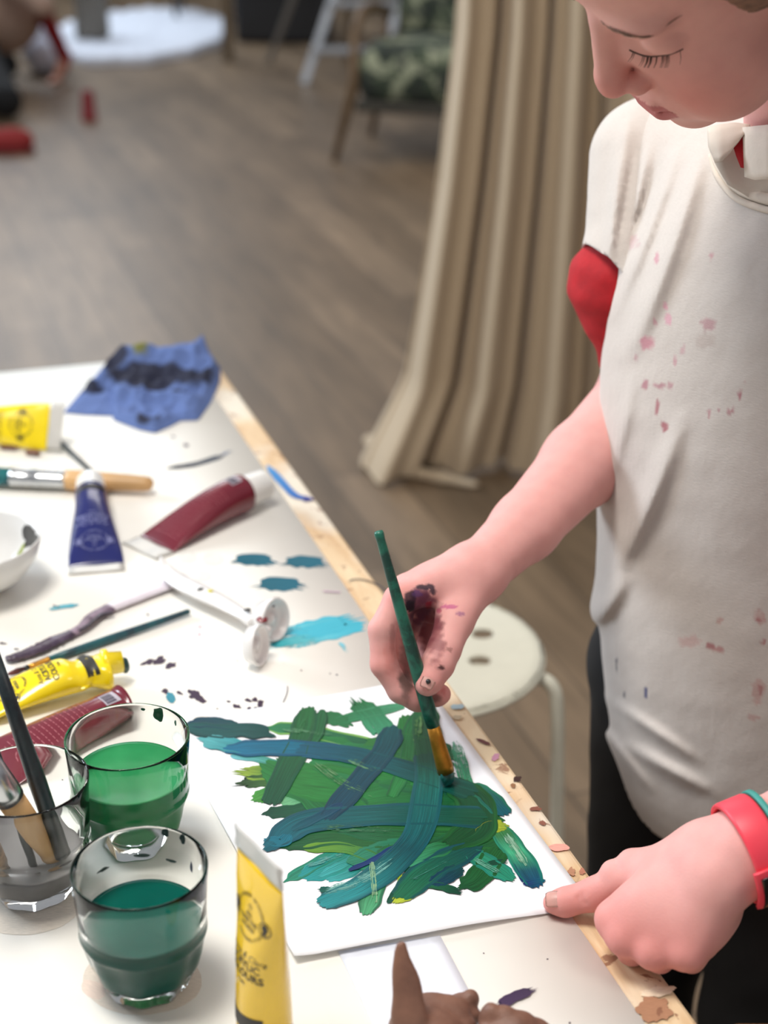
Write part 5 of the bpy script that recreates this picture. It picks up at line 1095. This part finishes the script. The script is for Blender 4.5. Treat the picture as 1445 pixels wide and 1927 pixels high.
# ------------------------------------------------------------------ wristwatch
wt = root('wristwatch', 'coral red sports watch with a dark screen on the left wrist', 'watch', wr_L)
wx = (el_L-wr_L).normalized(); wc = wr_L+(el_L-wr_L).normalized()*(-.004); side = wx.cross(Vector((0, 0, 1))).normalized(); upv = side.cross(wx).normalized()
coral = simple('coral_silicone', (240, 66, 84), .45, .03, 30)
def band(name, r_, w_, th_, mat, cpos, a0=0, a1=2*math.pi, squash=1.0):
    bm = bmesh.new(); N = 48; g = []
    for i in range(N+1):
        a = a0+(a1-a0)*i/N; d = side*math.cos(a)+upv*math.sin(a)*squash
        g.append([bm.verts.new(cpos+d*rr+wx*ww) for rr, ww in ((r_, -w_), (r_+th_*.8, -w_), (r_+th_, -w_*.8), (r_+th_, w_*.8), (r_+th_*.8, w_), (r_, w_))])
    for a_, b_ in zip(g, g[1:]):
        for k in range(6): bm.faces.new((a_[k], a_[(k+1) % 6], b_[(k+1) % 6], b_[k]))
    bmesh.ops.remove_doubles(bm, verts=bm.verts, dist=1e-6)
    if a1-a0 < 6.2: bm.faces.new(g[0]); bm.faces.new(g[-1][::-1])
    return kid(name, bm, mat, wt)
band('strap', .0292, .0095, .0028, coral, wc)
band('strap_loop', .0290, .002, .0034, simple('teal_rubber', (60, 150, 140), .5), wc-wx*.0125*-1, 0.2, 2.6)
toc = (CAMV-wc).normalized(); aa = math.atan2(toc.dot(upv), toc.dot(side))-.95
sc_a = [aa-.42, aa+.42]
band('watch_case', .0318, .0125, .0030, coral, wc, aa-.50, aa+.50); band('screen', .0346, .0095, .0010, simple('dark_screen', (20, 14, 18), .12), wc, aa-.38, aa+.38)
# ------------------------------------------------------------------ white stool
SZ = 0.45; sc0 = P(790, 1222, SZ); r0 = P(1021, 1230, SZ)
Rs = (r0-sc0).length; print('stool R', Rs)
wht = simple('cream_white_lacquer', (232, 230, 212), .45, .02)
stl = root('stool', 'round cream white metal stool with holes in the seat beside the table', 'stool', (sc0.x, sc0.y, 0))
# seat: ring grid with slots, thin dished disc
N = 96; bm = bmesh.new(); rad = [0.0]+list(np.linspace(.02, 1.0, 24)*Rs)
hol = []
for (u, v) in ((908, 1194), (903, 1244), (842, 1194), (838, 1244), (776, 1194), (770, 1244)):
    h = P(u, v, SZ)-sc0; hol.append((h.x, h.y))
def inhole(x, y): return any(((x-a)/.0135)**2+((y-b_)/.0125)**2 < 1 for a, b_ in hol)
G = 110; gv = {}
for i in range(G+1):
    for j in range(G+1):
        x, y = -Rs+2*Rs*i/G, -Rs+2*Rs*j/G; gv[i, j] = (x, y)
def near_edge(x, y):
    # snap grid points to hole rims and to the outer rim for clean outlines
    for a, b_ in hol:
        dx_, dy_ = (x-a)/.0135, (y-b_)/.0125; r_ = math.hypot(dx_, dy_)
        if .80 < r_ < 1.2: return a+dx_/r_*.0135, b_+dy_/r_*.0125
    r_ = math.hypot(x, y)
    if r_ > Rs*.975: return x/r_*Rs, y/r_*Rs
    return x, y
vm = {}
for i in range(G):
    for j in range(G):
        cx, cy_ = [sum(gv[a][k] for a in ((i, j), (i+1, j), (i+1, j+1), (i, j+1)))/4 for k in (0, 1)]
        if math.hypot(cx, cy_) > Rs or inhole(cx, cy_): continue
        vs_ = []
        for a in ((i, j), (i+1, j), (i+1, j+1), (i, j+1)):
            if a not in vm:
                x, y = near_edge(*gv[a]); r_ = math.hypot(x, y)/Rs; vm[a] = bm.verts.new((x, y, SZ-.004*(1-r_*r_)-.003*ssm(.93, 1, r_)))
            vs_.append(vm[a])
        try: bm.faces.new(vs_)
        except ValueError: pass
o = obj('seat', bm, wht, stl); md = o.modifiers.new('th', 'SOLIDIFY'); md.thickness = .004; md.offset = -1
bm = bmesh.new(); tube(bm, [(Rs*math.cos(a), Rs*math.sin(a), SZ-.006) for a in np.linspace(0, 2*math.pi, 65)], .004, 8); obj('seat_rim', bm, wht, stl)
la = math.atan2((P(1024, 1252, SZ)-sc0).y, (P(1024, 1252, SZ)-sc0).x)
for k in range(4):
    a = la+k*math.pi/2; c_, s_ = math.cos(a), math.sin(a); bm = bmesh.new()
    pt = [(Rs*.45*c_, Rs*.45*s_, SZ-.019), (Rs*.85*c_, Rs*.85*s_, SZ-.018), ((Rs+.002)*c_, (Rs+.002)*s_, SZ-.019), ((Rs+.016)*c_, (Rs+.016)*s_, SZ-.030), ((Rs+.022)*c_, (Rs+.022)*s_, SZ-.055), ((Rs+.026)*c_, (Rs+.026)*s_, SZ-.12), ((Rs+.032)*c_, (Rs+.032)*s_, .2), ((Rs+.04)*c_, (Rs+.04)*s_, .004)]
    tube(bm, bez(pt, 40), .0085, 12); obj('leg', bm, wht, stl)
# small wooden seat corner at the lower right
b_c = P(1440, 1922, 0.44); ws = root('wooden_bench', 'orange-brown wooden bench end at the bottom right corner', 'bench', (b_c.x+.06, b_c.y-.10, 0))
bm = bmesh.new(); box(bm, (0.02, 0.0, .425), (.22, .20, .03), bev=.006); obj('seat', bm, simple('orange_brown_wood', (184, 126, 82), .5, .12, 12), ws)
for sx in (-.07, .10):
    for sy in (-.08, .08): bm = bmesh.new(); box(bm, (sx, sy, .205), (.03, .03, .41), bev=.003); obj('leg', bm, simple('orange_brown_wood', (184, 126, 82)), ws)
# ------------------------------------------------------------------ curtain
bc = NB('beige_curtain'); f = bc.noise(300, 3, .6, bc.coord()); bc.l(bc.ramp(f, [(.3, lin((184, 164, 136))), (.7, lin((200, 180, 152)))]), bc.b.inputs['Base Color']); bc.set(Roughness=.85); bc.b.inputs['Sheen Weight'].default_value = .2
NS, NT = 150, 70; vs = []; fs = []
leftpx = {0: (850, 0), 1: (838, 180), 2: (812, 380), 3: (782, 560), 4: (752, 700), 5: (715, 800), 6: (680, 850)}
YB = 3.20
def curtain_pt(s_, h):                  # s_ across 0..1, h height in metres
    w_l = np.interp(h, [0, .08, .2, .4, .65, .97, 2.6], [-.035, -.005, .035, .066, .102, .136, .175]); w_r = np.interp(h, [0, .3, 1, 2.6], [.62, .60, .56, .54])
    x = w_l+(w_r-w_l)*s_**1.12
    amp = .045*(.55+.45*ssm(2.4, .3, h)); y = YB+.10*(1-s_)+amp*math.sin(s_*2*math.pi*4.2+.9+.5*math.sin(h*1.3))+.018*math.sin(s_*2*math.pi*11.7+h*1.1+2)
    x += .014*math.sin(s_*2*math.pi*4.2+2.4)
    pool = ssm(.22, 0, h)*ssm(.55, .0, s_); y -= pool*.10*math.sin(min(1, s_*2+.2)*math.pi); x -= pool*.03
    hem = .012+.05*max(0, math.sin(s_*9+.4))*ssm(.25, .5, s_)*ssm(.3, 0, h)
    return (x, y, max(h, 0.004)+hem*ssm(.3, 0, h)*.6)
for i in range(NT+1):
    h = 2.6*(i/NT)**1.5
    for k in range(NS+1): vs.append(curtain_pt(k/NS, h))
for i in range(NT):
    for k in range(NS): a_ = i*(NS+1)+k; fs.append((a_, a_+1, a_+NS+2, a_+NS+1))
o = pymesh('curtain', vs, fs, bc.m); md = o.modifiers.new('th', 'SOLIDIFY'); md.thickness = .004; tag(o, 'long beige curtain hanging in deep folds down to the floor', 'curtain')
# hem pooled on the floor
cr = o
bm = bmesh.new(); ring = []
def roll(pts, r_, nm='pooled_hem'):
    bm = bmesh.new(); pth = bez([P(u, v, hh) for u, v, hh in pts], 30); n = len(pth); tube(bm, pth, [r_*(.25+.75*math.sin(math.pi*min(1, max(0, (i+1.2)/(n+1.4)))))*(1+.15*math.sin(i*.7)) for i in range(n)], 14)
    for v in bm.verts: v.co.z = max(.003, v.co.z*.85)
    kid(nm, bm, bc.m, cr)
roll([(842, 700, .16), (828, 765, .08), (790, 820, .035), (735, 842, .03), (690, 822, .035)], .034); roll([(855, 760, .06), (835, 815, .04), (800, 850, .025), (748, 862, .02), (690, 850, .02)], .026); roll([(690, 868, .012), (760, 884, .012), (830, 898, .012), (900, 912, .012)], .018)
bm.free()
# ------------------------------------------------------------------ patterned armchair
b = NB('patterned_upholstery'); vec = b.coord(); f = b.noise(9, 4, .55, vec, .8); f2 = b.noise(17, 3, .5, vec, .5)
c = b.ramp(f, [(.40, lin((38, 44, 38))), (.52, lin((62, 74, 54))), (.60, lin((150, 154, 128)))]); c = b.mix(b.ramp(f2, [(.56, BW(0)), (.60, BW(.8))]), c, lin((44, 48, 46))); b.l(c, b.b.inputs['Base Color']); b.set(Roughness=.85); uph = b.m
dw = simple('chair_oak', (110, 86, 58), .5, .12, 10)
fl = P(652, 300, 0); fr_ = P(812, 378, 0); ch = root('armchair', 'dark armchair with mottled green and white upholstery and wooden legs behind the curtain', 'armchair', (fl.x+.36, fl.y+.12, 0)); cz0 = ch.location.copy()
def ck(name, bm, m, smooth=True): return obj(name, bm, m, ch, smooth)
ang_ = Matrix.Rotation(math.radians(-14), 4, 'Z')
bm = bmesh.new(); box(bm, (0.02, 0.05, .365), (.58, .60, .22), bev=.06); bm.transform(ang_); bmesh.ops.subdivide_edges(bm, edges=bm.edges[:], cuts=1, smooth=.3); ck('seat', bm, uph)
bm = bmesh.new(); box(bm, (0.02, 0.03, .235), (.58, .56, .05), bev=.01); bm.transform(ang_); ck('seat_frame', bm, simple('dark_chair_frame', (58, 54, 44), .6), False)
bm = bmesh.new(); box(bm, (0.02, 0.36, .72), (.54, .12, .62), bev=.04); bm.transform(ang_ @ Matrix.Rotation(-.15, 4, 'X')); ck('backrest', bm, uph)
for sx in (-.28, .31):
    bm = bmesh.new(); tube(bm, bez([(sx, -.22, .53), (sx, -.10, .60), (sx, .12, .60), (sx, .34, .56)], 20), .022, 10); bm.transform(ang_); ck('armrest', bm, dw)
    for sy, ex in ((-.22, -.05), (.30, .06)):
        bm = bmesh.new(); tube(bm, [(sx+(-.085 if sx < 0 else .07)*.9, sy+ex, .0), (sx, sy, .33), (sx, sy, .54)], [.014, .024, .018], 10); bm.transform(ang_); ck('leg', bm, dw)
# ------------------------------------------------------------------ stepladder
alu = simple('pale_grey_aluminium', (176, 182, 190), .35, .05, 10, Metallic=.35)
a0 = P(572, 158, 0); ld_ = root('stepladder', 'pale grey metal stepladder standing open in the far background', 'stepladder', (a0.x+.25, a0.y+.3, 0))
def lk(name, p, q_, r_, m=alu): bm = bmesh.new(); tube(bm, [p, q_], r_, 4); bm_ = obj(name, bm, m, ld_, False)
for sx, nm in ((-.02, 'rail'), (.36, 'rail')): lk(nm, (sx-.23, -.30, 0), (sx+.22, .10, 1.25), .03)
for sx in (-.20, .40): lk('rear_rail', (sx-.30, .50, 0), (sx+.20, .12, 1.22), .022, simple('dull_grey_aluminium', (120, 116, 110), .5))
for k in range(5):
    t = .14+.19*k; bm = bmesh.new(); box(bm, (-.06+.45*t+.0, -.30+.40*t, 1.25*t), (.40, .10, .03), bev=.004); obj('step', bm, alu, ld_, False)
# ------------------------------------------------------------------ far floor things
b0 = P(250, 80, 0); rg = root('rug', 'white fluffy rug on the far floor under the grey pedestal', 'rug', (b0.x+.02, b0.y+.2, 0))
bm = bmesh.new(); n = 80; vv = []
for (sc_k, hz_) in ((1.0, .004), (1.0, .045), (.97, .06), (.80, .055), (.3, .05)):
    vv.append([bm.verts.new((.58*sc_k*math.cos(2*math.pi*k/n)*(1+.03*math.sin(k*1.1)), 1.25*sc_k*math.sin(2*math.pi*k/n)*(1+.03*math.sin(k*.9)), hz_+.01*math.sin(k*2.3)*(sc_k < 1))) for k in range(n)])
for a_, b_ in zip(vv, vv[1:]):
    for k in range(n): bm.faces.new((a_[k], a_[(k+1) % n], b_[(k+1) % n], b_[k]))
bm.faces.new(vv[-1]); obj('pile', bm, simple('white_fleece', (226, 230, 240), .95, .06, 14, .6, 90), rg)
p_ = P(75, 148, 0); o = root('paper_bag', 'crumpled white fabric bundle on the floor by the red-sleeved arm', 'fabric', (p_.x, p_.y+.2, 0)); bm = bmesh.new(); bmesh.ops.create_icosphere(bm, subdivisions=4, radius=1)
for v in bm.verts: v.co = Vector((v.co.x*.12, v.co.y*.2, v.co.z*.14+.13))*(1+.12*mnoise.noise(v.co*3)); v.co.z = max(v.co.z, .004)
obj('fabric_folds', bm, simple('pale_blue_white_fabric', (214, 220, 238), .9, .05), o); o.name = 'fabric_bundle'
p_ = P(176, 88, 0); o = root('pedestal', 'grey cylindrical pedestal standing on the white rug', 'pedestal', (p_.x, p_.y, .07)); bm = bmesh.new(); lathe(bm, [(0, .105), (.01, .11), (.30, .10), (.42, .10), (.43, .13), (.47, .13), (.48, .12)], 32, 'z'); obj('column', bm, simple('grey_concrete', (128, 124, 116), .8), o)
p_ = P(334, 50, 0); o = root('side_table', 'small side table with thin dark legs behind the white rug', 'table', (p_.x+.2, p_.y+.2, .062)); bm = bmesh.new(); box(bm, (0, 0, .58), (.5, .45, .03), bev=.005); obj('tabletop', bm, simple('dark_tabletop', (60, 58, 58), .6), o, False)
for sx in (-.21, .21):
    for sy in (-.19, .19): bm = bmesh.new(); tube(bm, [(sx, sy, 0), (sx, sy, .57)], .016, 8); obj('leg', bm, simple('black_metal', (36, 38, 44), .5), o)
p_ = P(430, 116, 0); o = root('wooden_trestle', 'brown wooden trestle post at the right end of the white rug', 'trestle', (p_.x, p_.y, 0)); bm = bmesh.new(); box(bm, (0, 0, .45), (.055, .055, .9), bev=.004); obj('post', bm, simple('brown_post', (112, 96, 74), .6), o, False)
bm = bmesh.new(); box(bm, (.36, 0.02, .86), (.78, .05, .07), bev=.004); obj('crossbar', bm, simple('brown_post', (112, 96, 74)), o, False); bm = bmesh.new(); box(bm, (.72, 0, .45), (.055, .055, .9), bev=.004); obj('post', bm, simple('brown_post', (112, 96, 74)), o, False)
p_ = P(500, 92, 0); o = root('storage_crate', 'dark grey storage crate on the floor under the trestle', 'crate', (p_.x+.10, p_.y+.5, 0)); bm = bmesh.new(); box(bm, (0, 0, .2), (.62, .5, .38), bev=.02); obj('crate_body', bm, simple('charcoal_plastic', (44, 45, 48), .6), o, False); bm = bmesh.new(); box(bm, (0, 0, .405), (.66, .54, .03), bev=.01); obj('lid', bm, simple('charcoal_lid', (60, 62, 66), .6), o, False)
o = root('storage_shelf', 'low dark shelf unit along the back wall', 'shelf', (-.1, 14.2, 0)); bm = bmesh.new(); box(bm, (0, .1, .45), (5.6, .3, .9), bev=.01); obj('carcass', bm, simple('dark_shelf', (60, 56, 52), .7), o, False)
for k in range(2): bm = bmesh.new(); box(bm, (0, -.06, .3+.35*k), (5.5, .06, .03)); obj('shelf_board', bm, simple('brown_post', (112, 96, 74)), o, False)
redp = simple('red_plastic', (124, 14, 22), .5)
p_ = P(168, 226, 0); o = root('red_cup', 'small dark red upturned cup on the floor in the distance', 'cup', p_); bm = bmesh.new(); lathe(bm, [(0, .040), (.006, .041), (.008, .038), (.135, .028), (.14, .025)], 28, 'z'); obj('cup_body', bm, redp, o)
p_ = P(8, 290, 0); o = root('red_slipper', 'rounded red slipper on the floor at the left edge', 'slipper', (p_.x, p_.y+.05, 0)); bm = bmesh.new(); bmesh.ops.create_icosphere(bm, subdivisions=4, radius=1)
for v in bm.verts: c_ = v.co; v.co = Vector((c_.x*.125, c_.y*.06, (c_.z*.05*(1.1+.3*c_.x))+.05)); v.co.z = max(v.co.z, .014)
obj('upper', bm, simple('faded_red_felt', (144, 38, 38), .8), o); bm = bmesh.new(); bmesh.ops.create_cone(bm, cap_ends=True, segments=32, radius1=1, radius2=1, depth=.014); bm.transform(Matrix.Translation((0, 0, .008)) @ Matrix.Diagonal((.128, .062, 1, 1))); obj('sole', bm, simple('dark_red_sole', (110, 14, 22), .6), o)
# ------------------------------------------------------------------ second person, kneeling, far left
kp = P(-70, 165, 0); kb = SDF(); K = lambda x, y, z: np.array([kp.x+x, kp.y+y, z])
kb.ell(K(.10, .10, .34), (.16, .13, .14), None, .03); kb.cone(K(0, .14, .36), K(.14, .06, .66), .12, .115, .04); kb.cone(K(.16, .05, .72), K(.20, .0, .84), .045, .042, .02); kb.ell(K(.24, -.04, .94), (.085, .08, .10), None, .02); kb.ell(K(.325, -.05, .93), (.015, .012, .018), None, .01)
hndR = V3(P(106, 150, .02)); shR = K(.20, -.02, .62); elb = V3(P(121, 105, .14))
kb.chain([shR, V3(P(84, 20, .40)), elb, hndR], (.045, .036, .030, .022), .02); kb.ell(hndR, (.035, .02, .015), None, .01)
for a_ in range(5): kb.cone(hndR, hndR+np.array([-.045+.008*a_, -.03-.012*a_, -.005]), .009, .007, .004)
kb.chain([K(.02, .25, .62), K(-.10, .22, .42), K(-.06, .05, .40)], (.045, .036, .026), .02)
kneeN = V3(P(12, 190, .10)); kb.chain([K(.06, .05, .30), kneeN, K(-.30, .0, .07)], (.085, .062, .045), .03); kb.chain([K(-.06, .22, .30), K(.16, .32, .08), K(-.2, .34, .07)], (.085, .062, .045), .03)
Vk, Fk = nets(kb, .006); pk = npmesh('person', Vk, Fk, simple('child_skin', (206, 150, 130), .5), None)
tag(pk, 'person in a pinkish beige top kneeling far left, red-sleeved arm reaching to the floor', 'person')
def cloth_sdf(name, f_, mat, vox=.006):
    s_ = SDF(); f_(s_); s_.post = lambda X, d: d-.003*nz(X, 25); v, f = nets(s_, vox); return npmesh(name, v, f, mat, pk)
cloth_sdf('beige_top', lambda s_: (s_.ell(K(.25, .08, .42), (.20, .17, .25), None, .03), s_.ell(K(.02, -.02, .36), (.22, .18, .20), None, .03), s_.cone(K(0, .14, .40), K(.14, .06, .66), .14, .135, .04), s_.cone(shR, V3(P(80, 10, .46)), .062, .060, .03)), simple('pinkish_beige_cotton', (178, 150, 134), .9, .06, 20))
cloth_sdf('red_sleeve', lambda s_: s_.chain([V3(P(80, 10, .46)), V3(P(84, 28, .38)), elb, V3(P(119, 128, .075))], (.046, .044, .036, .030), .02), simple('deep_red_jersey', (150, 10, 24), .85))
cloth_sdf('black_trousers', lambda s_: (s_.ell(K(0, .15, .30), (.155, .145, .12), None, .03), s_.chain([K(.06, .05, .30), kneeN, K(-.30, .0, .07)], (.095, .070, .052), .03), s_.chain([K(-.06, .22, .30), K(.16, .32, .08), K(-.2, .34, .07)], (.095, .070, .052), .03)), simple('black_cotton', (14, 14, 16)))
hk = SDF(); hk.ell(K(.215, -.01, .965), (.095, .09, .10), None, .01); hk.ell(K(.35, -.08, .90), (.09, .12, .09), None, .01, True); v, f = nets(hk, .006); npmesh('hair', v, f, hairm, pk)
